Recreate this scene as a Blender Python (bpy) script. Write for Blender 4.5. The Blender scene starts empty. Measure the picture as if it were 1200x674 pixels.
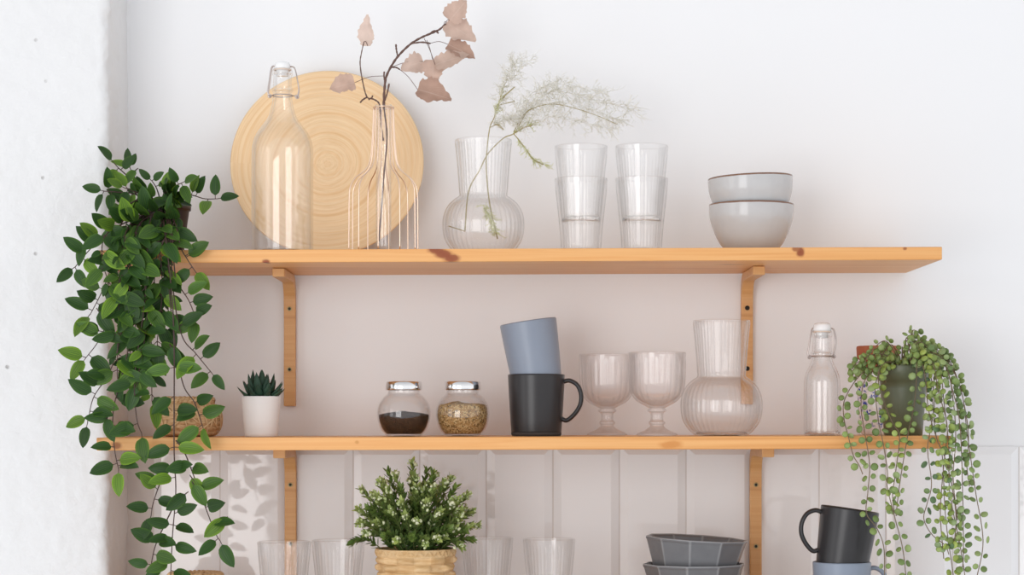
import bpy, math, random
from mathutils import Vector, Matrix, Quaternion, noise as mnoise

random.seed(11)
C = bpy.context.scene.collection
PI = math.pi

# ------------------------------------------------------------------ survey of the place (metres)
F = 2583.33            # focal length in pixels of the 1200 px wide frame
HOR = 491.0            # row of the horizon
CAM_Y, CAM_Z = -3.38, 1.525
def S(Y): return (Y - CAM_Y) / F                      # metres per pixel at depth Y
def P(px, py, Y):
    s = S(Y)
    return Vector(((px - 600) * s, Y, CAM_Z + (HOR - py) * s))
def X(px, Y): return (px - 600) * S(Y)
UP0, LO0, TH0 = 1.7646, 1.4998, 1.231
def up_z(x): return UP0 + .0041 * x
def lo_z(x): return LO0 + .0022 * x
SHELF_D, SHELF_T = .28, .0182

# ------------------------------------------------------------------ nodes
class NT:
    def __init__(s, name):
        s.m = bpy.data.materials.new(name); s.m.use_nodes = True
        s.t = s.m.node_tree; s.t.nodes.clear()
        s.out = s.t.nodes.new('ShaderNodeOutputMaterial')
    def n(s, typ, props=None, **inp):
        nd = s.t.nodes.new('ShaderNode' + typ)
        for k, v in (props or {}).items(): setattr(nd, k, v)
        for k, v in inp.items():
            key = k.replace('_', ' ')
            sock = None
            if k[0] == 'i' and k[1:].isdigit(): sock = nd.inputs[int(k[1:])]
            else: sock = nd.inputs[key]
            if isinstance(v, bpy.types.NodeSocket): s.t.links.new(v, sock)
            else: sock.default_value = v
        return nd
    def math(s, op, a, b=0.0, c=None, clamp=False):
        kw = dict(i0=a, i1=b)
        if c is not None: kw['i2'] = c
        return s.n('Math', dict(operation=op, use_clamp=clamp), **kw).outputs[0]
    def ramp(s, fac, stops, interp='LINEAR'):
        nd = s.t.nodes.new('ShaderNodeValToRGB'); s.t.links.new(fac, nd.inputs[0])
        cr = nd.color_ramp; cr.interpolation = interp
        while len(cr.elements) < len(stops): cr.elements.new(.5)
        for e, (p, c) in zip(cr.elements, stops):
            e.position = p; e.color = (c[0], c[1], c[2], 1) if not isinstance(c, (int, float)) else (c, c, c, 1)
        return nd.outputs[0]
    def mix(s, fac, a, b, mode='MIX'):
        nd = s.t.nodes.new('ShaderNodeMix'); nd.data_type = 'RGBA'; nd.blend_type = mode
        for v, i in ((fac, 0), (a, 6), (b, 7)):
            if isinstance(v, bpy.types.NodeSocket): s.t.links.new(v, nd.inputs[i])
            elif i == 0: nd.inputs[0].default_value = v
            else: nd.inputs[i].default_value = (v[0], v[1], v[2], 1)
        return nd.outputs[2]
    def done(s, shader):
        s.t.links.new(shader, s.out.inputs[0]); return s.m

def rgba(c): return (c[0], c[1], c[2], 1)
def principled(nt, col, rough=.5, metal=0., spec=.5, normal=None, **kw):
    inp = dict(Base_Color=col if isinstance(col, bpy.types.NodeSocket) else rgba(col), Roughness=rough, Metallic=metal, Specular_IOR_Level=spec)
    if normal is not None: inp['Normal'] = normal
    inp.update(kw)
    return nt.n('BsdfPrincipled', **inp).outputs[0]
def coord(nt, which='Object'): return nt.n('TexCoord').outputs[which]
def mapped(nt, scale, loc=(0, 0, 0), which='Object'):
    return nt.n('Mapping', Vector=coord(nt, which), Scale=scale, Location=loc).outputs[0]
def bump(nt, h, strength=.3, dist=.002):
    return nt.n('Bump', Height=h, Strength=strength, Distance=dist).outputs[0]

def plain(name, col, rough=.5, metal=0., spec=.5, vary=.05, vscale=40., bumpy=0., bscale=200.):
    nt = NT(name)
    nz = nt.n('TexNoise', Vector=coord(nt), Scale=vscale, Detail=4.).outputs[0]
    c = nt.mix(nz, [x * (1 - vary) for x in col], [min(1, x * (1 + vary)) for x in col])
    nr = None
    if bumpy:
        nr = bump(nt, nt.n('TexNoise', Vector=coord(nt), Scale=bscale, Detail=5.).outputs[0], bumpy, .001)
    return nt.done(principled(nt, c, rough, metal, spec, nr))

def pine(name, knots=(), base=(.77, .385, .135), dark=(.62, .275, .08), light=(.82, .45, .18), seed=0., gscale=1.):
    nt = NT(name)
    v = mapped(nt, (1.1 * gscale, 16 * gscale, 62 * gscale), (seed, seed * 2.3, seed))
    n1 = nt.n('TexNoise', Vector=v, Scale=1.7, Detail=4., Roughness=.55, Distortion=.5).outputs[0]
    v2 = mapped(nt, (3 * gscale, 60 * gscale, 300 * gscale), (seed, 0, 0))
    n2 = nt.n('TexNoise', Vector=v2, Scale=1.3, Detail=3., Roughness=.6).outputs[0]
    c = nt.ramp(n1, [(.28, dark), (.43, base), (.55, light), (.63, base), (.78, light)])
    c = nt.mix(nt.math('MULTIPLY', n2, .35), c, dark)
    o = coord(nt)
    wob = nt.n('TexNoise', Vector=o, Scale=70., Detail=2.).outputs[1]
    oo = nt.n('VectorMath', dict(operation='MULTIPLY_ADD'), i0=wob, i1=(.006, .006, .006), i2=o).outputs[0]
    for (kx, ky, kz, rx, ry, rz, kc) in knots:
        d = nt.n('VectorMath', dict(operation='SUBTRACT'), i0=oo, i1=(kx + .003, ky + .003, kz + .003)).outputs[0]
        d = nt.n('VectorMath', dict(operation='MULTIPLY'), i0=d, i1=(1 / rx, 1 / ry, 1 / rz)).outputs[0]
        L = nt.n('VectorMath', dict(operation='LENGTH'), i0=d).outputs[1]
        ring = nt.ramp(L, [(0., 1.), (.55, .92), (.75, .4), (1., 0.)])
        c = nt.mix(ring, c, kc)
    b = bump(nt, n2, .12, .0006)
    return nt.done(principled(nt, c, .42, 0, .35, b))

def glass(name, tint=(1, 1, 1), solid=.3, ior=1.45, edge=.84, curve=2.2):
    """thin clear glass: straight view through the wall with a mirror sheen that grows towards
    grazing angles and a faint body colour at the rims, blended with true refraction"""
    nt = NT(name)
    nz = nt.n('TexNoise', Vector=coord(nt), Scale=22., Detail=1.).outputs[0]
    nr = bump(nt, nz, .05, .002)
    fac = nt.n('LayerWeight', Blend=.5).outputs[1]
    f5 = nt.math('MULTIPLY_ADD', nt.math('POWER', fac, 5.), .96, .04)
    col = nt.mix(nt.math('POWER', fac, curve), tint, [t * edge for t in tint])
    t = nt.n('BsdfTransparent', Color=col).outputs[0]
    gl = nt.n('BsdfGlossy', Color=(1, 1, 1, 1), Roughness=.02, Normal=nr).outputs[0]
    thin = nt.n('MixShader', i0=f5, i1=t, i2=gl).outputs[0]
    g = nt.n('BsdfGlass', Color=rgba(tint), Roughness=0., IOR=ior, Normal=nr).outputs[0]
    return nt.done(nt.n('MixShader', i0=solid, i1=thin, i2=g).outputs[0])

def leafy(name, rough=.42, edge=.5, vein=7., transl=.18, spec=.4):
    nt = NT(name)
    at = nt.n('Attribute', dict(attribute_name='Col')).outputs[0]
    uv = nt.n('TexCoord').outputs['UV']
    sp = nt.n('SeparateXYZ', Vector=uv)
    u = sp.outputs[0]
    a = nt.math('ABSOLUTE', nt.math('SUBTRACT', u, .5))           # 0 midrib .. .5 margin
    mar = nt.ramp(a, [(0., .35), (.06, .0), (.3, .06), (.45, .9), (.5, 1.)])
    ve = nt.n('TexWave', dict(wave_type='BANDS', bands_direction='X'), Vector=uv, Scale=vein / 6.28 * 2, Distortion=.6).outputs[1]
    li = nt.mix(1., at, (2.3, 2.1, .95), 'MULTIPLY')
    c = nt.mix(nt.math('MULTIPLY', mar, edge), at, li)
    c = nt.mix(nt.math('MULTIPLY', nt.ramp(ve, [(.55, 0.), (.95, 1.)]), .5), c, li)
    nz = nt.n('TexNoise', Vector=coord(nt), Scale=45., Detail=3.).outputs[0]
    c = nt.mix(nt.math('MULTIPLY', nz, .3), c, nt.mix(1., at, (.6, .65, .6), 'MULTIPLY'))
    b = bump(nt, ve, .25, .0006)
    p = principled(nt, c, rough, 0, spec, b)
    tr = nt.n('BsdfTranslucent', Color=c).outputs[0]
    return nt.done(nt.n('MixShader', i0=transl, i1=p, i2=tr).outputs[0])

# ------------------------------------------------------------------ mesh building
class MB:
    def __init__(s): s.v = []; s.f = []; s.uv = []; s.col = []; s.has = False
    def add(s, vs, fs, uvs=None, col=None):
        b = len(s.v); s.v += [tuple(v) for v in vs]
        s.f += [tuple(b + i for i in f) for f in fs]
        s.uv += list(uvs) if uvs else [(0, 0)] * len(vs)
        if col is None: s.col += [(1, 1, 1)] * len(vs)
        elif isinstance(col[0], (tuple, list)): s.col += [tuple(c) for c in col]; s.has = True
        else: s.col += [tuple(col)] * len(vs); s.has = True
    def shift(s, off):
        s.v = [(a - off[0], b - off[1], c - off[2]) for a, b, c in s.v]; return s
    def build(s, name, mat, parent=None, smooth=True, bevel=0., seg=2, loc=None, auto=None):
        me = bpy.data.meshes.new(name); me.from_pydata(s.v, [], s.f); me.update()
        if s.has or any(u != (0, 0) for u in s.uv[:50]):
            ul = me.uv_layers.new(name='UVMap')
            for lp in me.loops: ul.data[lp.index].uv = s.uv[lp.vertex_index]
            ca = me.color_attributes.new('Col', 'FLOAT_COLOR', 'POINT')
            for i, c in enumerate(s.col): ca.data[i].color = (c[0], c[1], c[2], 1)
        if smooth: me.polygons.foreach_set('use_smooth', [True] * len(me.polygons))
        me.materials.append(mat)
        o = bpy.data.objects.new(name, me); C.objects.link(o)
        if parent is not None: o.parent = parent
        if loc is not None: o.location = loc
        if bevel:
            m = o.modifiers.new('edge', 'BEVEL'); m.width = bevel; m.segments = seg; m.limit_method = 'ANGLE'; m.angle_limit = .6
        return o

def tag(o, label, cat, group=None, kind=None):
    o['label'] = label; o['category'] = cat
    if group: o['group'] = group
    if kind: o['kind'] = kind
    return o
def thing(name, loc, label, cat, group=None, rot=(0, 0, 0)):
    o = bpy.data.objects.new(name, None); C.objects.link(o)
    o.location = loc; o.rotation_euler = rot; o.empty_display_size = .02
    return tag(o, label, cat, group)
def copy_tree(o, parent=None):
    c = o.copy(); C.objects.link(c)
    if parent is not None: c.parent = parent
    for ch in list(o.children): copy_tree(ch, c)
    return c

def box(mb, x0, x1, y0, y1, z0, z1):
    mb.add([(x0, y0, z0), (x1, y0, z0), (x1, y1, z0), (x0, y1, z0), (x0, y0, z1), (x1, y0, z1), (x1, y1, z1), (x0, y1, z1)],
           [(0, 3, 2, 1), (4, 5, 6, 7), (0, 1, 5, 4), (1, 2, 6, 5), (2, 3, 7, 6), (3, 0, 4, 7)])

def crom(pts, n=8, closed=False):
    """Catmull-Rom through points (tuples of any length)."""
    out = []; m = len(pts)
    rng = range(m if closed else m - 1)
    for i in rng:
        if closed: p0, p1, p2, p3 = pts[i - 1], pts[i], pts[(i + 1) % m], pts[(i + 2) % m]
        else: p0, p1, p2, p3 = pts[max(i - 1, 0)], pts[i], pts[i + 1], pts[min(i + 2, m - 1)]
        for k in range(n):
            t = k / n
            out.append(tuple(.5 * (2 * b + (c - a) * t + (2 * a - 5 * b + 4 * c - d) * t * t + (3 * b - a - 3 * c + d) * t ** 3) for a, b, c, d in zip(p0, p1, p2, p3)))
    if not closed: out.append(tuple(pts[-1]))
    return out

def lathe(mb, prof, seg=64, fn=None, col=None):
    """prof: (r, z[, w]); fn(theta, z, r, w) -> r"""
    rows = []; vs = []; fs = []; uvs = []
    zs = [p[1] for p in prof]; z0, z1 = min(zs), max(zs)
    for p in prof:
        r, z = p[0], p[1]; w = p[2] if len(p) > 2 else 1.
        if r < 1e-6: rows.append([len(vs)]); vs.append((0, 0, z)); uvs.append((.5, 0))
        else:
            row = []
            for k in range(seg):
                th = 2 * PI * k / seg
                rr = fn(th, z, r, w) if fn else r
                row.append(len(vs)); vs.append((rr * math.cos(th), rr * math.sin(th), z)); uvs.append((k / seg + .001, (z - z0) / max(z1 - z0, 1e-6)))
            rows.append(row)
    for a, b in zip(rows, rows[1:]):
        if len(a) == 1 and len(b) == 1: continue
        for k in range(seg):
            k2 = (k + 1) % seg
            if len(a) == 1: fs.append((a[0], b[k2], b[k]))
            elif len(b) == 1: fs.append((a[k], a[k2], b[0]))
            else: fs.append((a[k], a[k2], b[k2], b[k]))
    mb.add(vs, fs, uvs, col)

def tube(mb, pts, rad, seg=8, closed=False, col=None, caps=True):
    pts = [Vector(p) for p in pts]; n = len(pts)
    rads = rad if isinstance(rad, (list, tuple)) else [rad] * n
    tang = []
    for i in range(n):
        a = pts[i - 1] if (i > 0 or closed) else pts[i]
        b = pts[(i + 1) % n] if (i < n - 1 or closed) else pts[i]
        d = (b - a); tang.append(d.normalized() if d.length > 1e-9 else Vector((0, 0, 1)))
    up = Vector((0, 0, 1)) if abs(tang[0].z) < .9 else Vector((1, 0, 0))
    u = tang[0].cross(up).normalized()
    vs = []; fs = []
    for i in range(n):
        t = tang[i]; u = (u - t * u.dot(t)).normalized(); w = t.cross(u)
        for k in range(seg):
            a = 2 * PI * k / seg
            vs.append(pts[i] + (u * math.cos(a) + w * math.sin(a)) * rads[i])
    for i in range(n if closed else n - 1):
        j = (i + 1) % n
        for k in range(seg):
            k2 = (k + 1) % seg
            fs.append((i * seg + k, i * seg + k2, j * seg + k2, j * seg + k))
    if caps and not closed:
        fs.append(tuple(range(seg - 1, -1, -1))); fs.append(tuple((n - 1) * seg + k for k in range(seg)))
    mb.add(vs, fs, None, col)

def blob(mb, c, ax, r, flat=.5, nu=8, nv=5, col=None):
    """flattened ball: axis ax, radius r across, r*flat along the axis"""
    ax = Vector(ax).normalized(); c = Vector(c)
    u = ax.orthogonal().normalized(); w = ax.cross(u)
    vs = [c - ax * r * flat]; fs = []
    for j in range(1, nv):
        ph = -PI / 2 + PI * j / nv
        for k in range(nu):
            a = 2 * PI * k / nu
            vs.append(c + (u * math.cos(a) + w * math.sin(a)) * (r * math.cos(ph)) + ax * (r * flat * math.sin(ph)))
    vs.append(c + ax * r * flat)
    for k in range(nu):
        k2 = (k + 1) % nu
        fs.append((0, 1 + k2, 1 + k))
        for j in range(nv - 2):
            a = 1 + j * nu; b = a + nu
            fs.append((a + k, a + k2, b + k2, b + k))
        a = 1 + (nv - 2) * nu
        fs.append((a + k, a + k2, len(vs) - 1))
    mb.add(vs, fs, [(.5, .5)] * len(vs), col)

def leaf(mb, base, d, nrm, L, W, col, fold=.25, droop=.12, prof=None, rows=7, wave=0., cup=0., clampy=None, jag=0.):
    base = Vector(base); d = Vector(d).normalized(); nrm = Vector(nrm)
    nrm = (nrm - d * nrm.dot(d))
    nrm = nrm.normalized() if nrm.length > 1e-6 else d.orthogonal().normalized()
    sd = d.cross(nrm)
    ss = (-1, -.5, 0, .5, 1)
    vs = []; uv = []; fs = []
    ph = random.random() * 6
    for i in range(rows + 1):
        t = i / rows
        w = W * .5 * (prof(t) if prof else (t ** .55 * (1 - t) ** .8 * 2.5))
        for j, s in enumerate(ss):
            jj = 1 + jag * (random.random() - .5) * 2 if (jag and abs(s) == 1) else 1
            p = base + d * (L * t) + sd * (w * s * jj) + nrm * (fold * abs(s) * w - droop * L * t * t + wave * W * math.sin(t * 9 + ph + s * 2) * abs(s) - cup * L * (s * s) * .2)
            if clampy is not None and p.y > clampy: p.y = clampy - .0004 * random.random()
            vs.append(p); uv.append((.5 + s * .5, t))
    for i in range(rows):
        for j in range(4):
            a = i * 5 + j
            fs.append((a, a + 1, a + 6, a + 5))
    mb.add(vs, fs, uv, col)

# ------------------------------------------------------------------ materials
M = {}
def wall_mat():
    nt = NT('wall_paint')
    o = coord(nt)
    n1 = nt.n('TexNoise', Vector=o, Scale=3., Detail=4.).outputs[0]
    c = nt.mix(n1, (.843, .850, .862), (.866, .873, .885))
    n2 = nt.n('TexNoise', Vector=o, Scale=160., Detail=5.).outputs[0]
    return nt.done(principled(nt, c, .75, 0, .25, bump(nt, n2, .06, .001)))
def column_mat():
    nt = NT('whitewashed_brick')
    o = coord(nt)
    n1 = nt.n('TexNoise', Vector=o, Scale=38., Detail=8., Roughness=.65).outputs[0]
    n2 = nt.n('TexNoise', Vector=o, Scale=9., Detail=5., Roughness=.6).outputs[0]
    vz = nt.n('TexVoronoi', dict(feature='DISTANCE_TO_EDGE'), Vector=nt.n('VectorMath', dict(operation='MULTIPLY_ADD'), i0=nt.n('TexNoise', Vector=o, Scale=20., Detail=3.).outputs[1], i1=(.06, .06, .06), i2=o).outputs[0], Scale=9.).outputs[0]
    pv = nt.n('TexVoronoi', Vector=o, Scale=26., Randomness=1.).outputs[0]
    pit = nt.ramp(pv, [(.02, 1.), (.085, 0.)])
    sel = nt.ramp(nt.n('TexNoise', Vector=o, Scale=17., Detail=2.).outputs[0], [(.54, 0.), (.60, 1.)])
    pit = nt.math('MULTIPLY', pit, sel)
    c = nt.mix(n2, (.74, .743, .748), (.77, .773, .776))
    c = nt.mix(nt.math('MULTIPLY', pit, .75), c, (.42, .40, .38))
    h = nt.math('ADD', nt.math('MULTIPLY', n1, .5), nt.math('MULTIPLY', n2, 1.))
    h = nt.math('SUBTRACT', h, nt.math('MULTIPLY', pit, .8))
    h = nt.math('ADD', h, nt.math('MULTIPLY', nt.ramp(vz, [(0., 0.), (.03, 1.)]), .04))
    return nt.done(principled(nt, c, .7, 0, .3, bump(nt, h, .65, .006)))
def tile_mat():
    nt = NT('glazed_tile')
    o = coord(nt)
    n1 = nt.n('TexNoise', Vector=o, Scale=5., Detail=2.).outputs[0]
    c = nt.mix(n1, (.82, .82, .83), (.845, .845, .855))
    n2 = nt.n('TexNoise', Vector=o, Scale=11., Detail=1.).outputs[0]
    return nt.done(principled(nt, c, .035, 0, .5))
M['wall'] = wall_mat(); M['column'] = column_mat(); M['tile'] = tile_mat()
M['grout'] = plain('grout', (.66, .62, .60), .9, vary=.08)
KR = (.26, .06, .02); KB = (.36, .13, .045)
M['pine_up'] = pine('pine_upper', [(X(511, -.28) - .0103, -.14, .0068, .015, .03, .0066, KR), (X(520, -.28) - .0103, -.14, .0015, .016, .03, .008, KR), (X(529, -.28) - .0103, -.14, -.0048, .015, .03, .008, KR),
                                   (X(938, -.28) - .0103, -.14, .003, .0075, .03, .008, KR), (X(932, -.28) - .0103, -.14, .007, .007, .03, .005, KB),
                                   (X(312, -.28) - .0103, -.14, -.0082, .006, .03, .005, KR), (X(1060, -.28) - .0103, -.14, .007, .004, .03, .003, KB),
                                   (X(857, -.2) - .0103, -.06, -.01, .03, .008, .01, KB)], seed=3.)
M['pine_low'] = pine('pine_lower', [(X(137, -.28) - .0175, -.14, -.002, .010, .03, .0065, KB), (X(786, -.28) - .0175, -.14, -.003, .02, .03, .008, (.62, .26, .07)),
                                    (X(418, -.28) - .0175, -.14, .001, .004, .03, .003, (.6, .28, .08))], seed=8.)
M['birch'] = pine('birch_bracket', (), (.66, .36, .145), (.56, .28, .10), (.71, .41, .18), 5., .8)
M['glass'] = glass('clear_glass', (1, 1, 1), .0)
def base_mat():
    nt = NT('thick_base_glass')
    return nt.done(nt.n('BsdfGlass', Color=(.96, .955, .95, 1), Roughness=.02, IOR=1.45).outputs[0])
M['baseglass'] = base_mat()
M['ribglass'] = glass('ribbed_glass', (1, 1, 1), .05)
M['pinkglass'] = glass('goblet_glass', (1, .992, .99), .12)
M['ceramic_white'] = plain('white_ceramic', (.86, .86, .86), .2)
M['pot_white'] = plain('white_matt_pot', (.84, .81, .79), .5, vary=.02)
M['chrome'] = plain('chrome', (.82, .82, .82), .12, 1., vary=.03)
M['steel'] = plain('bail_wire', (.50, .44, .42), .28, 1., vary=.1)
M['copper'] = plain('rose_gold_wire', (.86, .66, .52), .28, 1., vary=.06)
M['gasket'] = plain('rubber_gasket', (.75, .62, .52), .6)
M['mug_dark'] = plain('charcoal_stoneware', (.027, .026, .028), .30, vary=.12, spec=.4, bumpy=.05)
M['mug_blue'] = plain('slate_blue_stoneware', (.235, .275, .345), .36, vary=.05, bumpy=.04)
M['mug_base'] = plain('unglazed_foot', (.05, .042, .04), .8, vary=.1)
def facet_mat():
    nt = NT('dark_grey_glaze')
    sp = nt.n('SeparateXYZ', Vector=coord(nt))
    ang = nt.math('ARCTAN2', sp.outputs[1], sp.outputs[0])
    q = nt.math('FRACT', nt.math('MULTIPLY_ADD', ang, 10 / (2 * PI), 12 / 36 + 10.))
    d = nt.math('ABSOLUTE', nt.math('SUBTRACT', q, .5))          # 0 on a ridge
    n = nt.n('TexNoise', Vector=coord(nt), Scale=60., Detail=4.).outputs[0]
    ridge = nt.ramp(nt.math('ADD', d, nt.math('MULTIPLY', n, .05)), [(.03, 1.), (.085, 0.)])
    c = nt.mix(n, (.125, .126, .133), (.165, .165, .172))
    c = nt.mix(nt.math('MULTIPLY', ridge, .7), c, (.30, .30, .31))
    return nt.done(principled(nt, c, .27, 0, .5))
M['bowl_grey'] = facet_mat()
M['bowl_edge'] = plain('worn_glaze_edge', (.27, .27, .28), .35, vary=.15)
M['pot_plum'] = plain('dark_plum_plastic', (.022, .010, .014), .35, vary=.1)
M['soil'] = plain('potting_soil', (.035, .022, .014), .95, vary=.4, bumpy=.8)
M['stem_brown'] = plain('brown_stem', (.055, .028, .022), .6, vary=.25)
M['stem_green'] = plain('green_stem', (.16, .19, .06), .6, vary=.25)
M['stem_bead'] = plain('olive_stem', (.17, .12, .07), .6, vary=.25)
M['twig'] = plain('dry_twig', (.13, .07, .055), .7, vary=.35, bumpy=.4)
M['fernstem'] = plain('fern_stem', (.34, .28, .12), .6, vary=.3)
def plume_mat():
    nt = NT('dry_plume')
    n = nt.n('TexNoise', Vector=coord(nt), Scale=40.).outputs[0]
    c = nt.mix(n, (.93, .91, .83), (.97, .965, .93))
    return nt.done(nt.n('MixShader', i0=.5, i1=principled(nt, c, .8, 0, .2), i2=nt.n('BsdfTranslucent', Color=c).outputs[0]).outputs[0])
M['plume'] = plume_mat()
M['fernleaf'] = plain('fern_leaf', (.62, .64, .33), .7, vary=.2)
M['leaf'] = leafy('vine_leaf', .4, .8, 7., .08, .22)
M['bead'] = leafy('bead_leaf', .45, .15, 2., .12)
M['bushleaf'] = leafy('bush_leaf', .45, .2, 2., .15)
M['succ'] = leafy('succulent_leaf', .5, .12, 2., .0, .3)
def dryleaf_mat():
    nt = NT('dry_leaf')
    at = nt.n('Attribute', dict(attribute_name='Col')).outputs[0]
    uv = nt.n('TexCoord').outputs['UV']
    sp = nt.n('SeparateXYZ', Vector=uv)
    a = nt.math('ABSOLUTE', nt.math('SUBTRACT', sp.outputs[0], .5))
    q = nt.math('SUBTRACT', nt.math('MULTIPLY', sp.outputs[1], 14.), nt.math('MULTIPLY', a, 16.))
    vein = nt.ramp(nt.math('FRACT', q), [(0., 1.), (.14, 0.), (.9, 0.), (1., 1.)])
    mid = nt.ramp(a, [(0., 1.), (.035, 0.)])
    n1 = nt.n('TexNoise', Vector=coord(nt), Scale=60., Detail=5.).outputs[0]
    c = nt.mix(n1, nt.mix(1., at, (.62, .58, .56), 'MULTIPLY'), nt.mix(1., at, (1.15, 1.12, 1.1), 'MULTIPLY'))
    c = nt.mix(nt.math('MULTIPLY', nt.math('MAXIMUM', vein, mid), .35), c, (.70, .58, .52))
    p = principled(nt, c, .7, 0, .2, bump(nt, n1, .5, .001))
    tr = nt.n('BsdfTranslucent', Color=c).outputs[0]
    return nt.done(nt.n('MixShader', i0=.25, i1=p, i2=tr).outputs[0])
M['dryleaf'] = dryleaf_mat()
def bamboo_mat():
    nt = NT('coiled_bamboo')
    o = coord(nt)
    sp = nt.n('SeparateXYZ', Vector=o)
    wob = nt.n('TexNoise', Vector=o, Scale=9., Detail=3.).outputs[0]
    r = nt.n('VectorMath', dict(operation='LENGTH'), i0=nt.n('CombineXYZ', X=sp.outputs[0], Y=sp.outputs[1], Z=0.).outputs[0]).outputs[1]
    rw = nt.math('ADD', r, nt.math('MULTIPLY', nt.math('SUBTRACT', wob, .5), .007))
    # concentric strips: colour by ring via 1-D noise of the radius
    vec = nt.n('CombineXYZ', X=nt.math('MULTIPLY', rw, 130.), Y=0., Z=0.).outputs[0]
    n1 = nt.n('TexNoise', Vector=vec, Scale=1., Detail=3., Roughness=.6).outputs[0]
    ang = nt.math('ARCTAN2', sp.outputs[1], sp.outputs[0])
    vec2 = nt.n('CombineXYZ', X=nt.math('MULTIPLY', rw, 260.), Y=nt.math('MULTIPLY', ang, 1.2), Z=0.).outputs[0]
    n2 = nt.n('TexNoise', Vector=vec2, Scale=1., Detail=3., Roughness=.65).outputs[0]
    c = nt.ramp(n1, [(.3, (.70, .42, .19)), (.42, (.86, .59, .33)), (.55, (.90, .67, .42)), (.7, (.83, .56, .29))])
    c = nt.mix(nt.math('MULTIPLY', nt.ramp(n2, [(.4, 0.), (.72, 1.)]), .35), c, (.64, .37, .15))
    h = nt.math('ADD', n1, nt.math('MULTIPLY', n2, .5))
    return nt.done(principled(nt, c, .42, 0, .4, bump(nt, h, .25, .002)))
M['bamboo'] = bamboo_mat()
def straw_mat(name, a, b, d, sx, sz, block=None):
    nt = NT(name)
    o = coord(nt)
    sp = nt.n('SeparateXYZ', Vector=o)
    ang = nt.math('ARCTAN2', sp.outputs[1], sp.outputs[0])
    vec = nt.n('CombineXYZ', X=nt.math('MULTIPLY', ang, sx), Y=0., Z=nt.math('MULTIPLY', sp.outputs[2], sz)).outputs[0]
    n1 = nt.n('TexNoise', Vector=vec, Scale=1., Detail=4., Roughness=.6).outputs[0]
    n2 = nt.n('TexNoise', Vector=o, Scale=60., Detail=2.).outputs[0]
    c = nt.ramp(n1, [(.3, d), (.45, a), (.6, b), (.75, a)])
    c = nt.mix(nt.math('MULTIPLY', n2, .3), c, d)
    if block:
        rr_, cc_ = block
        cell = nt.n('CombineXYZ', X=nt.math('FLOOR', nt.math('MULTIPLY_ADD', ang, cc_ / PI, .5)), Y=nt.math('FLOOR', nt.math('DIVIDE', sp.outputs[2], rr_)), Z=0.).outputs[0]
        wn = nt.n('TexWhiteNoise', dict(noise_dimensions='3D'), Vector=cell).outputs[0]
        c = nt.mix(nt.math('MULTIPLY', wn, .55), c, nt.mix(1., c, (.72, .62, .50), 'MULTIPLY'))
    return nt.done(principled(nt, c, .6, 0, .3, bump(nt, n1, .6, .0015)))
M['seagrass'] = straw_mat('seagrass', (.60, .39, .20), (.76, .54, .31), (.30, .15, .06), 5., 520.)
M['wicker'] = straw_mat('wicker', (.66, .44, .22), (.78, .57, .33), (.52, .30, .12), 1.5, 150., (.01078, 7))
M['straw'] = plain('loose_straw', (.70, .50, .28), .6, vary=.25)
def bowl_mat():
    nt = NT('pale_grey_glaze')
    sp = nt.n('SeparateXYZ', Vector=coord(nt))
    n = nt.n('TexNoise', Vector=coord(nt), Scale=60., Detail=5.).outputs[0]
    z = nt.math('ADD', sp.outputs[2], nt.math('MULTIPLY', n, .0012))
    edge = nt.ramp(nt.math('MULTIPLY', z, 10.), [(.706, 0.), (.7125, 1.)])
    spk = nt.ramp(nt.n('TexVoronoi', Vector=coord(nt), Scale=120.).outputs[0], [(.02, 1.), (.06, 0.)])
    c = nt.mix(n, (.50, .50, .505), (.56, .56, .56))
    c = nt.mix(nt.math('MULTIPLY', spk, .25), c, (.3, .28, .26))
    c = nt.mix(edge, c, (.20, .10, .06))
    return nt.done(principled(nt, c, .16, 0, .5))
M['bowl_pale'] = bowl_mat()
def granular(name, c1, c2, c3, sc):
    nt = NT(name)
    v = nt.n('TexVoronoi', Vector=coord(nt), Scale=sc)
    r = nt.n('SeparateColor', Color=v.outputs[1]).outputs[0]
    c = nt.ramp(r, [(.1, c1), (.45, c2), (.8, c3)], 'CONSTANT')
    return nt.done(principled(nt, c, .85, 0, .2, bump(nt, v.outputs[0], .8, .002)))
M['pepper'] = granular('ground_pepper', (.018, .012, .010), (.034, .020, .014), (.07, .036, .02), 700.)
M['herbs'] = granular('dried_herbs', (.42, .255, .10), (.60, .43, .21), (.20, .125, .05), 480.)
M['pot_green'] = plain('olive_green_plastic', (.115, .128, .075), .38, vary=.06)
M['terracotta'] = plain('terracotta', (.40, .12, .055), .75, vary=.12, bumpy=.3)
def delft_mat():
    nt = NT('blue_floral_glaze')
    o = coord(nt)
    n = nt.n('TexNoise', Vector=o, Scale=110., Detail=3., Distortion=1.2).outputs[0]
    v = nt.n('TexVoronoi', Vector=o, Scale=95.).outputs[0]
    fl = nt.math('MULTIPLY', nt.ramp(n, [(.47, 0.), (.53, 1.)]), nt.ramp(v, [(.35, 1.), (.6, 0.)]))
    sp = nt.n('SeparateXYZ', Vector=o)
    band = nt.ramp(nt.math('MULTIPLY', sp.outputs[2], 10.), [(.1, 0.), (.13, 1.), (.75, 1.), (.78, 0.)])
    c = nt.mix(nt.math('MULTIPLY', fl, band), (.82, .80, .80), (.02, .05, .36))
    return nt.done(principled(nt, c, .15))
M['delft'] = delft_mat()
M['floor'] = plain('pale_floor', (.86, .86, .87), .6)

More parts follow.
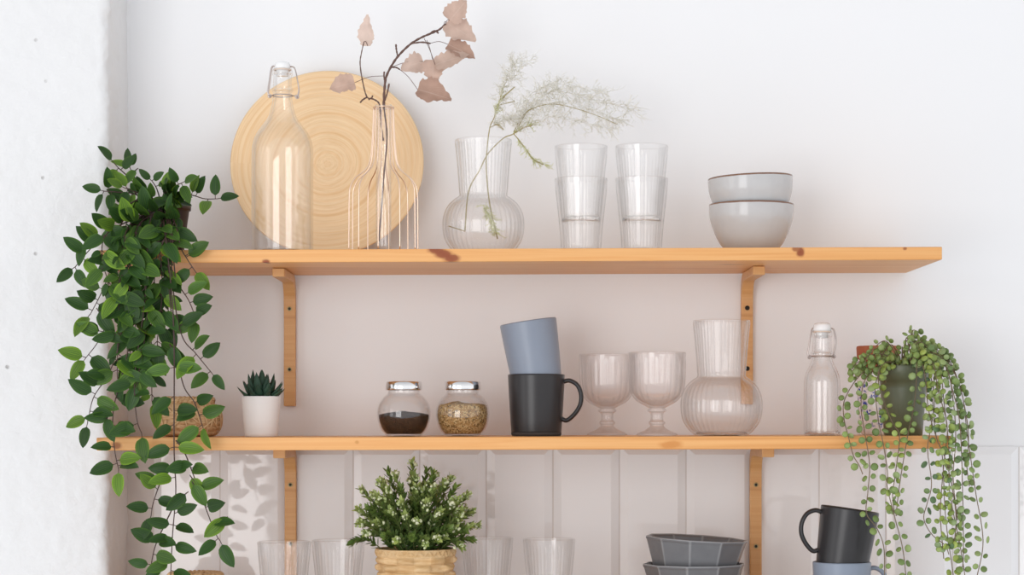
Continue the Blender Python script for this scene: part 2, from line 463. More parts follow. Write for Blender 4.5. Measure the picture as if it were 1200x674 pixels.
# ------------------------------------------------------------------ the setting
TILE_TOP = lo_z(0) - SHELF_T - .0005
def struct(name, mb, mat, **kw):
    o = mb.build(name, mat, **kw); o['kind'] = 'structure'; return o
mb = MB(); box(mb, -3.2, 3.2, 0, .1, 0, 2.7); struct('wall_back', mb, M['wall'], smooth=False)
mb = MB(); box(mb, -3.2, 3.2, -4.6, .1, -.05, 0); struct('floor', mb, M['floor'], smooth=False)
# bevelled tiles under the lower shelf
mb = MB(); tw, th, bev, gap = .1020, .30, .0125, .0012
gx = X(414, 0)
ZT = CAM_Z + (HOR - 523.2) * S(0)
for r in range(3):
    for k in range(-3, 14):
        x0 = gx + k * tw + gap / 2; x1 = x0 + tw - gap; z1 = ZT - r * (th + gap); z0 = z1 - th + gap
        if x1 < -.6 : continue
        yb, yf = -.0012, -.0076
        # each tile leans a hair in its own way
        ta, tb = (random.random() - .5) * .0006, (random.random() - .5) * .0006
        v = []
        for (yy, e) in ((yb, 0), (-.0022, 0), (yf, bev)):
            for (xx, zz) in ((x0 + e, z0 + e), (x1 - e, z0 + e), (x1 - e, z1 - e), (x0 + e, z1 - e)):
                v.append((xx, yy + (ta if xx > x0 + tw / 2 else -ta) + (tb if zz > z0 + th / 2 else -tb), zz))
        f = [(8, 9, 10, 11)]
        for a in (0, 4):
            for i in range(4):
                j = (i + 1) % 4; f.append((a + i, a + j, a + 4 + j, a + 4 + i))
        mb.add(v, f)
struct('wall_tiles', mb, M['tile'], smooth=False, bevel=.0015, seg=2)
mb = MB(); box(mb, -.6, 1.5, -.002, 0, ZT - .9, ZT - .001); struct('trim_1', mb, M['grout'], smooth=False)
# rough white pier on the left
def pier():
    mb = MB(); R = .014; xe, yf = -.5892, -.165
    prof = []
    x = -1.7
    while x < xe - R - .0001:
        prof.append((x, yf, 0, -1)); x += .0045 if x > -.84 else .05
    for k in range(7):
        a = k / 6 * PI / 2
        prof.append((xe - R + R * math.sin(a), yf + R - R * math.cos(a), math.sin(a), -math.cos(a)))
    n = 30
    for k in range(1, n + 1):
        prof.append((xe, yf + R + (0.02 - yf - R) * k / n, 1, 0))
    zs = [0, .4, .8] + [1.05 + .0045 * i for i in range(245)] + [2.3, 2.5, 2.7]
    vs, fs = [], []
    for z in zs:
        for (x, y, nx, ny) in prof:
            d = .0022 * mnoise.noise(Vector((x * 9, z * 9, y * 9 + 3))) + .0013 * mnoise.noise(Vector((x * 34, z * 34, y * 34))) + .0010 * mnoise.noise(Vector((x * 90, z * 90, y * 90)))
            corner = math.exp(-((x - xe) ** 2 + (y - yf) ** 2) / .0009)
            d += corner * (.0035 * mnoise.noise(Vector((3.1, z * 9, 0))) + .0028 * mnoise.noise(Vector((7.7, z * 55, x * 30))) + .0018 * mnoise.noise(Vector((x * 120, z * 160, y * 120))))
            course = math.exp(-(((z + .03 * 0 + .0035 * mnoise.noise(Vector((x * 20, 0, 1.)))) % .075 - .0375) / .006) ** 2)
            d -= .0006 * course
            jut = .012 * max(0, (1.45 - z)) / .5
            vs.append((x + nx * d - (jut if x > -.62 else 0) * .3, y + ny * d, z))
    m = len(prof)
    for i in range(len(zs) - 1):
        for k in range(m - 1):
            a = i * m + k; fs.append((a, a + 1, a + m + 1, a + m))
    mb.add(vs, fs); return mb
struct('wall_left', pier(), M['column'])

# ------------------------------------------------------------------ shelves and brackets
def shelf(name, mat, x0, x1, z, slope, label):
    mb = MB(); box(mb, -(x1 - x0) / 2, (x1 - x0) / 2, -SHELF_D / 2, SHELF_D / 2, -SHELF_T / 2, SHELF_T / 2)
    o = mb.build(name, mat, smooth=False, bevel=.0012, seg=2)
    xc = (x0 + x1) / 2
    o.location = (xc, -SHELF_D / 2 - .0005, z + slope * xc - SHELF_T / 2); o.rotation_euler = (0, -math.atan(slope), 0)
    return tag(o, label, 'shelf')
shelf('wall_shelf', M['pine_up'], -.5843, .6048, UP0, .0041, 'upper pine shelf with dark knots holding the bamboo plate and pale bowls')
shelf('wall_shelf', M['pine_low'], -.5843, .6195, LO0, .0022, 'lower pine shelf carrying the spice jars, mugs and wine goblets')
shelf('wall_shelf', M['birch'], -.5843, .6195, TH0, 0, 'bottom wooden shelf that the dark faceted bowls stand on')

def bracket(x, ztop, label, screws, brass=True):
    w = .0178; t = .0125; L = .172; H = .200; R = .030
    yw = -.0082 if ztop < 1.6 else -.0006
    root = thing('shelf_bracket', (x, yw, ztop), label, 'bracket', 'bentwood brackets under the shelves')
    path = [(-L, 0.)]                                  # centre line offsets handled as (y, z) outer/inner
    outer = [(-L, 0), (-R, 0)] + [(-R + R * math.sin(a * PI / 16), -R + R * math.cos(a * PI / 16)) for a in range(1, 8)] + [(0, -R), (0, -.07), (0, -H)]
    r = R - t + .013
    y1 = -t
    inner = [(-L, -t), (-t - r, -t)] + [(-t - r + r * math.sin(a * PI / 16), -t - r + r * math.cos(a * PI / 16)) for a in range(1, 8)] + [(-t, -t - r), (-t + .0012, -.07), (-t, -H)]
    vs, fs = [], []
    n = len(outer)
    for (o, i) in zip(outer, inner):
        for (p, sx) in ((o, -1), (o, 1), (i, 1), (i, -1)): vs.append((sx * w / 2, p[0], p[1]))
    for k in range(n - 1):
        for q in range(4):
            a = k * 4 + q; b = k * 4 + (q + 1) % 4; fs.append((a, b, b + 4, a + 4))
    fs += [(3, 2, 1, 0), tuple((n - 1) * 4 + q for q in range(4))]
    m = MB(); m.add(vs, fs)
    # grain runs along the piece
    m.build('bent_arm', M['birch'], root, smooth=False, bevel=.0014)
    for zz in screws:
        s = MB()
        lathe(s, [(0, .0), (.0024, .0), (.0034, .0009), (.0036, .0016), (.003, .0019), (.0012, .0016), (.0010, .0004), (0, .0004)], 14)
        so = s.build('screw', M['brass'] if brass else M['screw'], root)
        d = MB(); lathe(d, [(0, .0006), (.0021, .0006), (.0023, .0018), (.0016, .0022), (0, .0020)], 12); d.build('screw_recess', M['screw'], so)
        so.rotation_euler = (PI / 2, 0, 0); so.location = (0, -t + .0010, zz)
    return root
M['brass'] = plain('dull_brass', (.42, .33, .17), .4, .8)
M['screw'] = plain('dark_screw', (.02, .016, .012), .4, .6)
for (px, py0, sc, zf, lab) in (
        (339.5, 0, (362, 433), up_z, 'wooden bracket under the upper shelf, below the big bottle and beside the succulent'),
        (875.5, 0, (361, 432), up_z, 'wooden bracket under the upper shelf, partly behind the round carafe'),
        (341, 0, (568, 637), lo_z, 'wooden bracket under the lower shelf, behind the left pair of tumblers'),
        (885, 0, (568, 640), lo_z, 'wooden bracket under the lower shelf, between faceted bowls and charcoal mug')):
    x = X(px, -.01); zt = zf(x) - SHELF_T - .0006
    bracket(x, zt, lab, [CAM_Z + (HOR - s) * S(-.012) - zt for s in sc], px != 875.5)

# ------------------------------------------------------------------ glass vessels
def vessel(outer, thick, base_t, dz=0):
    """closed solid of revolution from an outer profile (bottom to top): list of (r, z, w)"""
    inner = []
    for i, p in enumerate(outer):
        a = outer[max(i - 1, 0)]; b = outer[min(i + 1, len(outer) - 1)]
        tx, tz = b[0] - a[0], b[1] - a[1]; l = math.hypot(tx, tz) or 1
        inner.append((p[0] - thick * tz / l, p[1] + thick * tx / l, 0.))
    zt = outer[-1][1]
    inn = [p for p in inner if p[1] > base_t and p[0] > .0015]
    inn = [p for p in inn if p[1] < zt - thick * .25]
    r0 = inn[0][0]
    prof = [(0, outer[0][1] + .0012, 0.), (outer[0][0] * .75, outer[0][1] + .0010, 0.), (outer[0][0] * .9, outer[0][1], 0)] + list(outer)
    rt = outer[-1][0]
    prof += [(rt - thick * .15, zt + thick * .35, 0.), (rt - thick * .5, zt + thick * .5, 0.), (rt - thick * .85, zt + thick * .35, 0.)]
    prof += [(rt - thick, zt - thick * .2, 0)] + list(reversed(inn)) + [(r0 * .85, base_t, 0.), (0, base_t, 0.)]
    return prof
def base_slug(root, r, z0, z1):
    m = MB(); lathe(m, [(0, z0), (r * .9, z0), (r, z0 + .0008), (r, z1 - .0008), (r * .93, z1), (0, z1 - .0006)], 48)
    return m.build('thick_base', M['baseglass'], root)
def ribs(n, amp): return lambda th, z, r, w: r + amp * w * math.cos(n * th)
def dedup(prof, eps=2e-4):
    out = [prof[0]]
    for p in prof[1:]:
        if math.hypot(p[0] - out[-1][0], p[1] - out[-1][1]) > eps: out.append(p)
    return out

def swing_bottle(px, prof_px, Y, zf, label, stop, bail, mirror_bail, seg=72):
    """prof_px: (half width px, row px) bottom to top for the glass"""
    s = S(Y); x = X(px, Y); zb = zf(x) + .0002
    root = thing('swing_top_bottle', (x, Y, zb), label, 'bottle', 'swing top glass bottles')
    rowz = lambda py: CAM_Z + (HOR - py) * s - zb
    ctrl = [(w * s, max(rowz(py), 0.)) for w, py in prof_px]
    zmin = ctrl[0][1]
    outer = crom(ctrl, 7)
    outer = [(r, z, 1.) for r, z in outer]
    m = MB(); lathe(m, dedup(vessel(outer, .0030, .006)), seg)
    m.build('bottle_body', M['glass'], root)
    base_slug(root, prof_px[1][0] * s * .965, .0016, .0056)
    # stopper
    (sw, sy0, sy1, nw) = stop
    zt, z1 = rowz(sy0), rowz(sy1); R = sw * s
    m = MB(); lathe(m, [(0, z1 - .010), (nw * s * .62, z1 - .010), (nw * s * .66, z1 - .001), (R * 1.03, z1), (R * 1.06, z1 + .003), (R, zt - .004), (R * .9, zt - .001), (R * .6, zt), (0, zt)], 40)
    m.build('stopper', M['ceramic_white'], root)
    g = MB(); zg = z1 - .0012
    tube(g, [(nw * s * .84 * math.cos(a * PI / 16), nw * s * .84 * math.sin(a * PI / 16), zg) for a in range(32)], .0011, 8, True); g.build('gasket', M['gasket'], root)
    # wire bail: two side arms, hook ends, collar ring
    w = MB()
    for sx, pts in ((-1, bail), (1, mirror_bail)):
        pp = [Vector(((bx - px) * s, 0, rowz(by))) for bx, by in pts]
        pts3 = crom([(p.x, -.002 - .003 * (i > 1), p.z) for i, p in enumerate(pp)], 6)
        tube(w, pts3, .00085, 6)
        pts4 = crom([(p.x * .98, .003 + .002 * (i > 1), p.z) for i, p in enumerate(pp)], 6)
        tube(w, pts4, .00085, 6)
        e = pp[-1]
        tube(w, [(e.x + .0024 * math.cos(a), -.005, e.z + .0024 * math.sin(a)) for a in [k * PI / 6 for k in range(12)]], .0009, 6, True)
        tube(w, [(e.x, -.006, e.z), (e.x, .006, e.z)], .0012, 6)
    tube(w, [(pp[0].x * 1.0, 0, rowz(sy0 + (sy1 - sy0) * .45)), (-pp[0].x * 1.0, 0, rowz(sy0 + (sy1 - sy0) * .45))], .0009, 6)
    zc = rowz(bail[-1][1]) + .001
    rc = [r for r, z, _ in outer if abs(z - zc) < .004]; rc = (max(rc) if rc else nw * s) + .0009
    tube(w, [(rc * math.cos(a * PI / 16), rc * math.sin(a * PI / 16), zc) for a in range(32)], .0009, 6, True)
    for sx in (-1, 1):
        ex = (bail[-1][0] - px if sx < 0 else mirror_bail[-1][0] - px) * s
        tube(w, [(sx * rc, 0, zc), (ex, 0, rowz(bail[-1][1]))], .0009, 6)
    w.build('wire_bail', M['steel'], root)
    return root
swing_bottle(331, [(33, 296.9), (35.3, 296), (36, 292), (36, 270), (36, 230), (36, 185), (35, 170), (31, 158), (24, 148), (17, 138), (13, 126), (11, 113), (10.6, 109), (12.2, 107), (12.2, 104), (10.8, 102), (10.8, 90), (12, 88), (12, 83.5), (11.2, 82)],
             -.18, up_z, 'tall clear swing top bottle standing before the round bamboo plate', (8.6, 72.5, 81, 11.4),
             [(323, 78), (318.5, 79), (316, 95), (314, 108), (316.5, 113)], [(340, 78), (345.5, 80), (349, 95), (350.5, 106), (348.5, 114)])
swing_bottle(963.3, [(19.5, 511), (21, 510), (21.4, 507), (21.4, 490), (21.4, 460), (21, 446), (18.5, 436), (14.5, 428), (12, 421), (11.6, 418.5), (13, 417), (13, 413), (11.5, 411), (11, 400), (11, 396), (12, 394), (12, 390), (11.4, 388.5)],
             -.17, lo_z, 'small clear swing top bottle beside the trailing string plant', (10, 378.5, 388, 11.6),
             [(955, 384.5), (951.5, 386), (948.5, 402), (946.5, 414), (948, 418.5)], [(973, 384.5), (977.5, 387), (979.5, 400), (978, 412), (976.5, 418)])

def ribbed_carafe(px, Y, zf, label):
    s = .001247; x = X(px, Y)
    root = thing('ribbed_carafe', (x, Y, zf(x) + .0002), label, 'carafe', 'ribbed glass carafes')
    # half widths and heights above the shelf, in survey pixels
    ctrl = [(28, 0), (31, .6), (38, 7), (45, 18), (47.5, 32), (46.5, 46), (41, 58), (33, 65.5), (28.5, 68.5), (27.6, 71), (28.2, 76), (29.5, 95), (31.5, 118), (33.3, 134)]
    outer = [(r * s, z * s, 1.) for r, z in crom(ctrl, 6)]
    outer = [(r, z, min(1., z / .008) * min(1, max(0.2, (.1665 - z) / .004))) for r, z, w in outer]
    m = MB(); lathe(m, dedup(vessel(outer, .0028, .006)), 44 * 6, ribs(44, .0007))
    m.build('carafe_body', M['ribglass'], root)
    base_slug(root, .0375, .0018, .0054)
    return root
ribbed_carafe(566.5, -.16, up_z, 'ribbed glass carafe with fern sprigs standing in it on the upper shelf')
ribbed_carafe(845.5, -.16, lo_z, 'empty ribbed glass carafe beside the goblets on the lower shelf')

def make_tumbler(loc, label, group, sc=1.):
    root = thing('ribbed_tumbler', loc, label, 'tumbler', group)
    outer = crom([(.0270 , 0), (.0284, .0012), (.0290, .006), (.0305, .03), (.0335, .06), (.0368, .09), (.0388, .108), (.0391, .1105)], 6)
    outer = [(r * sc, z * sc, (1. if z < .095 else max(0, (.104 - z) / .009)) * min(1, z / .01)) for r, z in outer]
    m = MB(); lathe(m, dedup(vessel(outer, .0032, .008)), 40 * 6, ribs(40, .0005))
    m.build('tumbler_body', M['ribglass'], root)
    base_slug(root, .0272, .0018, .0072)
    return root
TG = 'stacked ribbed tumblers on the upper shelf'
xa = X(681, -.15); za = up_z(xa) + .0003
t0 = make_tumbler((xa, -.15, za), 'lower tumbler of the stack beside the fern carafe', TG)
def dup(o, loc, label, group=None):
    c = copy_tree(o); c.location = loc; c['label'] = label
    if group: c['group'] = group
    return c
dup(t0, (xa, -.15, za + .0475), 'upper tumbler of the stack beside the fern carafe')
xb = X(752, -.15); zb = up_z(xb) + .0003
dup(t0, (xb, -.15, zb), 'lower tumbler of the stack nearer the pale bowls')
dup(t0, (xb, -.15, zb + .0475), 'upper tumbler of the stack nearer the pale bowls')
BG = 'ribbed tumblers along the bottom of the photo'
for px, py, lab in ((333, 636, 'ribbed tumbler right in front of the lower shelf bracket, leftmost of the bottom four'), (396.5, 636, 'ribbed tumbler at the bottom, just left of the bushy basket plant'),
                    (571, 632.5, 'ribbed tumbler at the bottom, touching the right side of the bushy plant'), (643.5, 632, 'ribbed tumbler at the bottom, farthest right and clear of the bushy plant')):
    Y = {571: -.09, 396.5: -.15, 643.5: -.115}.get(px, -.19); x = X(px, Y)
    q = dup(t0, (x, Y, TH0 + .0003), lab, BG); q.scale = (1, 1, 1.04)

def goblet(px, Y, label):
    s = .0425 / 33.3; x = X(px, Y)
    root = thing('ribbed_goblet', (x, Y, lo_z(x) + .0002), label, 'goblet', 'ribbed glass goblets')
    k = .0420 / 33.3
    bowl = [(8.5, 31.5), (13, 34), (22, 39), (28.5, 47), (31.5, 57), (32.6, 70), (33, 84), (33.3, 95)]
    foot = [(21, 0), (23.3, .8), (23.5, 2), (21, 3.6), (14, 6.5), (9.5, 9.5), (7.6, 12), (9.2, 14), (9.4, 16), (7.4, 18), (7.2, 24), (8.0, 26.5), (10.6, 28.2), (10.8, 30)]
    oc = crom(foot, 4) + crom(bowl, 6)
    outer = [(r * k, z * k, 0. if z < 36 else min(1, (z - 36) / 6) * (1 if z < 84 else max(0, (92 - z) / 8))) for r, z in oc]
    inner = [(r * k - .0026, z * k + .003 * max(0, (50 - z) / 16), 0.) for r, z in crom(bowl, 6) if r > 9 ]
    zt, rt = outer[-1][1], outer[-1][0]
    prof = [(0, .001, 0.), (18 * k, .0006, 0.)] + outer + [(rt - .0005, zt + .0009, 0.), (rt - .0014, zt + .0011, 0.), (rt - .0023, zt + .0008, 0.)] + list(reversed(inner)) + [(0, inner[0][1] - .0015, 0.)]
    m = MB(); lathe(m, dedup(prof), 24 * 8, ribs(24, .0006))
    m.build('goblet_body', M['pinkglass'], root)
    return root
goblet(711.5, -.095, 'stemmed ribbed goblet right beside the charcoal mug handle')
goblet(769.8, -.19, 'stemmed ribbed goblet right beside the empty ribbed carafe')

# ------------------------------------------------------------------ bamboo plate
def bamboo_plate():
    R = .1458; lean = math.radians(11.5)
    Yb = -.075; x = X(384, -.045)
    zb = up_z(x) + .0008
    cz = zb + R * math.cos(lean) + .0
    root = None
    m = MB()
    prof = [(0, .0045)] + [(R * t, .0045 + .0085 * max(0, (t - .55) / .45) ** 2) for t in [i / 28 for i in range(1, 28)]] + [(R * .985, .0128), (R, .0118), (R * .995, .0088)]
    prof += [(R * t, -.0025 + .0085 * max(0, (t - .55) / .45) ** 2) for t in [i / 14 for i in range(13, 0, -1)]] + [(0, -.0025)]
    lathe(m, prof, 128)
    o = m.build('bamboo_plate', M['bamboo'], None)
    # disc normal towards the camera and up
    o.rotation_euler = (PI / 2 - lean, 0, 0)
    o.location = (x, Yb + R * math.sin(lean), cz + .002)
    return tag(o, 'large round bamboo plate leaning on the wall behind the tall bottle', 'plate')
bamboo_plate()

# ------------------------------------------------------------------ wire vase with dried branch
def wire_vase():
    Y = -.16; s = S(Y); x = X(449.5, Y); zb = up_z(x) + .0002
    root = thing('wire_vase', (x, Y, zb), 'rose gold wire vase with a glass tube, before the bamboo plate', 'vase')
    rz = lambda py: CAM_Z + (HOR - py) * s - zb
    zt = rz(126)
    for k in range(10):
        a = 2 * PI * (k + .35) / 10
        prof = crom([(11.8, 126), (12.6, 150), (14.5, 178), (17, 192), (23, 201), (33, 209), (39, 219), (40.5, 232), (40.8, 260), (41, 294.8)], 6)
        w = MB(); tube(w, [(r * s * math.cos(a), r * s * math.sin(a), max(rz(py), .0012)) for r, py in prof], .0009, 8)
        w.build('wire', M['copper'], root)
    for r, z in ((11.8, zt), (41, .0012)):
        w = MB(); tube(w, [(r * s * math.cos(a * PI / 20), r * s * math.sin(a * PI / 20), z) for a in range(40)], .0011, 8, True)
        w.build('wire_ring', M['copper'], root)
    outer = crom([(.002, .004), (.0075, .0055), (.0108, .011), (.0112, .03), (.0112, .12), (.0112, zt - .004), (.0125, zt + .001)], 6)
    m = MB(); lathe(m, dedup(vessel([(r, z, 0.) for r, z in outer], .0013, .0062)), 40)
    m.build('glass_tube', M['glass'], root)
    return root
wire_vase()

def dried_branch():
    Y = -.16
    main = [(444, 283, .003), (447, 245, .003), (450, 205, 0), (453.5, 160, -.002), (450, 125, 0), (450.6, 104, 0), (453, 89, 0), (461.4, 73, -.004), (470, 62, -.006), (482, 51, -.01), (494.6, 43.6, -.012), (507, 38.4, -.014), (515, 34.5, -.014), (522.5, 28, -.014)]
    base = P(444, 283, Y)
    root = thing('dried_branch', base, 'dry brown branch with curled leaves standing in the wire vase', 'branch')
    def W(p): return P(p[0], p[1], Y + (p[2] if len(p) > 2 else 0))
    def tw(pts, r0, r1, name='twig'):
        q = crom([tuple(W(p)) for p in pts], 6); n = len(q)
        m = MB(); tube(m, q, [(r0 + (r1 - r0) * i / (n - 1)) * (.6 if name == 'main_stem' and q[i][2] < P(0, 128, Y).z else 1) * (1 + .18 * math.sin(i * 2.1)) for i in range(n)], 7); m.shift(base)
        return m.build(name, M['twig'], root)
    tw(main, .0021, .0014, 'main_stem')
    tw([(449, 165, .004), (447, 148, .003), (446, 132, .001), (444, 121, 0), (437.5, 116.2, 0), (430, 113.5, 0), (425, 95.6, 0), (422, 75, 0), (423.6, 62, 0), (426.5, 49, 0)], .0015, .0007)
    tw([(430, 114, 0), (425, 117, -.002), (422, 120.5, -.002)], .0012, .0012)
    tw([(432, 117, 0), (436, 114, -.002), (436.5, 112, -.002)], .0009, .0012)
    tw([(451, 118, 0), (454, 108, -.002), (456, 98, -.003)], .0011, .0014)
    tw([(450.6, 94, 0), (450, 88, 0), (450.3, 84, 0)], .0011, .0013)
    tw([(466, 66, -.005), (464.5, 58, -.006), (464, 52, -.006)], .001, .0014)
    tw([(458, 79, -.003), (464, 79, -.006), (468.5, 81.5, -.008)], .0012, .0011)
    tw([(482, 51, -.01), (494, 49.5, -.014), (504.5, 51, -.016)], .0012, .0013)
    tw([(503, 40, -.014), (509, 36, -.016), (514, 39, -.016)], .001, .0013)
    # leaves: petiole start, leaf base, tip, width px, facing, colour
    dk, md, pk = (.50, .335, .265), (.66, .49, .41), (.80, .66, .585)
    spec = [((426.5, 49), (431, 54), (432, 17), 21, (-.5, -1, .1), pk, .45, -.08),
            ((450, 89), (415.5, 97), (386, 103), 27, (.0, -1, .5), md, .3, .1),
            ((522, 28), (527, 24), (546, 0), 27, (.2, -1, .5), md, .25, .1),
            ((520, 29), (523, 27), (558, 46), 30, (.1, -1, .3), (.70, .54, .46), .2, .1),
            ((504, 51), (525, 52), (557, 66), 24, (-.1, -1, .6), dk, .35, .15),
            ((497, 45), (510, 76), (549, 62), 21, (.2, -1, .35), (.64, .49, .41), .3, .1),
            ((458, 79), (496, 72), (470, 80), 25, (0, -1, .2), (.66, .52, .45), .2, .1),
            ((500, 47), (507, 70), (508, 97), 27, (.1, -1, .1), md, .2, .05),
            ((468, 81), (489.5, 105), (529, 115), 32, (.1, -1, .4), dk, .5, .1)]
    for i, (a, b, t, wpx, nr, col, fo, dr) in enumerate(spec):
        yo = -.012 - .006 * (i % 3) if i > 1 else 0
        A = P(a[0], a[1], Y + (yo * .7 if i > 1 else 0)); B = P(b[0], b[1], Y + yo); T = P(t[0], t[1], Y + yo - .006)
        m = MB(); mid = (A + B) / 2 + Vector((0, -.003, .003))
        tube(m, crom([tuple(A), tuple(mid), tuple(B)], 5), .00045, 5); m.shift(base)
        pe = m.build('petiole', M['twig'], root)
        L = (T - B).length; n = Vector(nr)
        def prof(t): return (math.sin(PI * min(1, t * .93 + .05) ** .62)) ** .75 * (1 + .10 * math.sin(t * 31))
        m = MB()
        leaf(m, B, T - B, n, L, wpx * S(Y), col, fo, dr, prof, 18, .07, 0, None, .10); m.shift(base)
        m.build('leaf', M['dryleaf'], root)
dried_branch()

# ------------------------------------------------------------------ fern sprigs in the carafe
def fern():
    Y = -.16
    base = P(560, 280, Y)
    root = thing('fern_sprig', base, 'feathery pale fern spray standing in the upper ribbed carafe', 'dried fern')
    def W(p): return P(p[0], p[1], Y + (p[2] if len(p) > 2 else 0))
    stems = [[(583, 280, .008), (574, 240, .006), (570, 200, .004), (570.6, 176, 0), (574, 149.5, 0), (578.6, 139, 0), (584, 123, 0), (588.4, 107, 0), (594.7, 92, 0)],
             [(545, 270, .01), (549, 225, .008), (561.7, 200, .004), (572, 180, 0), (590, 162, 0), (602.7, 156, 0), (612, 140, 0), (622, 128, -.004), (650, 122, -.008), (690, 132, -.01), (724, 146, -.01)],
             [(602, 157, 0), (608, 164, 0), (617, 176, 0), (625, 187, -.003), (637, 193, -.005)],
             [(574, 149.5, 0), (583, 146, -.005), (590, 152, -.006)], [(602, 157, 0), (613, 150, -.004), (624, 147, -.006)], [(602, 155, 0), (608, 143, .004), (615, 133, .006)],
             [(584, 123, 0), (592, 112, -.004), (603, 102, -.006)], [(584, 123, 0), (593, 121, .004), (603, 119, .005)], [(545, 271, .01), (532, 267, 0), (526, 265, -.01)]]
    for k, st in enumerate(stems):
        q = crom([tuple(W(p)) for p in st], 6); n = len(q)
        m = MB(); tube(m, q, [.0012 * (1 - .6 * i / n) if k < 2 else .0008 for i in range(n)], 6); m.shift(base)
        m.build('stem', M['fernstem'], root)
    rnd = random.Random(5)
    def plume(name, mat, path, n, spread, ln, r, sub):
        q = [Vector(p) for p in crom([tuple(W(p)) for p in path], 10)]
        m = MB()
        for i in range(n):
            f = rnd.random() * (len(q) - 1.01); a = int(f); p = q[a].lerp(q[a + 1], f - a)
            fw = (q[a + 1] - q[a]).normalized()
            d = (fw * 1.1 + Vector((rnd.gauss(0, 1), rnd.gauss(0, .8), rnd.gauss(0, 1))) * spread).normalized()
            l = ln * (.4 + rnd.random())
            e = p + d * l + Vector((0, 0, -.1 * l))
            tube(m, [p, (p + e) / 2 + Vector((0, 0, .05 * l)), e], [r, r * .8, r * .5], 3, caps=False)
            for j in range(sub):
                b = p.lerp(e, .25 + .75 * rnd.random())
                dd = (d * .7 + Vector((rnd.gauss(0, 1), rnd.gauss(0, .8), rnd.gauss(0, 1))) * .8).normalized()
                tube(m, [b, b + dd * l * (.2 + .3 * rnd.random())], [r * .8, r * .5], 3, caps=False)
        m.shift(base); m.build(name, mat, root)
    plume('plume', M['plume'], [(600, 150), (620, 128, -.004), (650, 120, -.008), (690, 128, -.01), (724, 140, -.01)], 130, 1.2, .022, .00036, 5)
    plume('plume', M['plume'], [(606, 140), (630, 115, .004), (660, 108, .006), (700, 118, .008), (738, 128, .008)], 130, 1.3, .022, .00036, 5)
    plume('plume', M['plume'], [(584, 128), (588, 107, 0), (595, 88, 0), (604, 74, .003)], 90, 1.0, .018, .0004, 4)
    plume('plume', M['plume'], [(605, 150), (640, 138, -.004), (680, 143, .004), (716, 152, .006)], 100, 1.2, .018, .00034, 5)
    plume('plume', M['plume'], [(598, 140), (628, 106, .006), (668, 100, .008), (712, 110, .008)], 100, 1.3, .02, .00034, 5)
    plume('plume', M['plume'], [(588, 118), (600, 92, .004), (622, 70, .006)], 50, 1.2, .02, .00032, 4)
    plume('plume', M['plume'], [(578, 145), (592, 140, -.004), (606, 140, -.008)], 60, .8, .014, .00042, 4)
    plume('green_frond', M['fernleaf'], [(606, 162), (617, 176), (625, 187, -.003), (640, 194, -.005)], 60, .55, .010, .00045, 3)
    plume('green_frond', M['fernleaf'], [(580, 138), (584, 123), (590, 108)], 22, .5, .011, .0006, 3)
    plume('green_frond', M['fernleaf'], [(600, 158), (612, 148), (622, 146)], 20, .5, .010, .0006, 3)
    plume('green_frond', M['fernleaf'], [(566, 240, .0), (573, 255, 0), (580, 272, 0)], 60, .9, .013, .0005, 4)
fern()

# ------------------------------------------------------------------ bowls
def pale_bowls():
    Y = -.155; x = X(880.5, Y); z = up_z(x) + .0002
    def mk(loc, label, rot):
        root = thing('ceramic_bowl', loc, label, 'bowl', 'stacked pale bowls', rot)
        ctrl = [(.0305, 0), (.0320, .0008), (.0400, .0075), (.0478, .018), (.0545, .032), (.0604, .050), (.0617, .062), (.0618, .0716)]
        outer = [(r, zz, 0.) for r, zz in crom(ctrl, 6)]
        m = MB(); lathe(m, dedup(vessel(outer, .0028, .006)), 96)
        m.build('bowl_body', M['bowl_pale'], root)
        return root
    b = mk((x, Y, z), 'pale grey bowl resting directly on the upper shelf, lower of two', (0, 0, 0))
    c = copy_tree(b); c.location = (x + .0012, Y, z + .0396); c.rotation_euler = (0, math.radians(-2.4), 0)
    c['label'] = 'pale grey bowl with brown rim, sitting tilted inside another bowl'
pale_bowls()

def faceted_bowls():
    Y = -.17; x = X(812.5, Y)
    NS = 10; rot8 = math.radians(-90 - 12)
    z2 = TH0 + .0003; H = CAM_Z + (HOR - 661.5) * S(Y) - z2
    def ring(r, z): return [(r * math.cos(rot8 + k * 2 * PI / NS), r * math.sin(rot8 + k * 2 * PI / NS), z) for k in range(NS)]
    def mk(loc, label, rot):
        root = thing('faceted_bowl', loc, label, 'bowl', 'stacked faceted bowls', rot)
        prof = [(.030, 0), (.036, 0), (.0380, .0015), (.0565, .020), (.0655, H - .030), (.0735, H - .004), (.0752, H - .0012), (.0745, H), (.0715, H), (.070, H - .002), (.0618, H - .029), (.0525, .0235), (.034, .0075)]
        m = MB(); vs = []; fs = []
        for r, z in prof: vs += ring(r, z)
        n = len(prof)
        for i in range(n - 1):
            for k in range(NS):
                k2 = (k + 1) % NS; fs.append((i * NS + k, i * NS + k2, i * NS + NS + k2, i * NS + NS + k))
        fs += [tuple(range(NS - 1, -1, -1)), tuple((n - 1) * NS + k for k in range(NS))]
        m.add(vs, fs)
        m.build('bowl_body', M['bowl_grey'], root, smooth=False, bevel=.0011, seg=3)
        e = MB(); tube(e, ring(.0735, H + .0002), .0013, 8, True)
        e.build('glazed_rim', M['bowl_edge'], root)
        return root
    n = 0
    b = mk((x + .0005, Y, z2), 'dark grey faceted bowl second from the top of its stack', (0, 0, 0))
    z = z2
    c = copy_tree(b); c.location = (x + .0002, Y, z2 + .0375); c.rotation_euler = (math.radians(.8), math.radians(3.2), 0)
    c['label'] = 'dark grey faceted bowl at the top of its stack, tilted to one side'
    return z2
zoct = faceted_bowls()

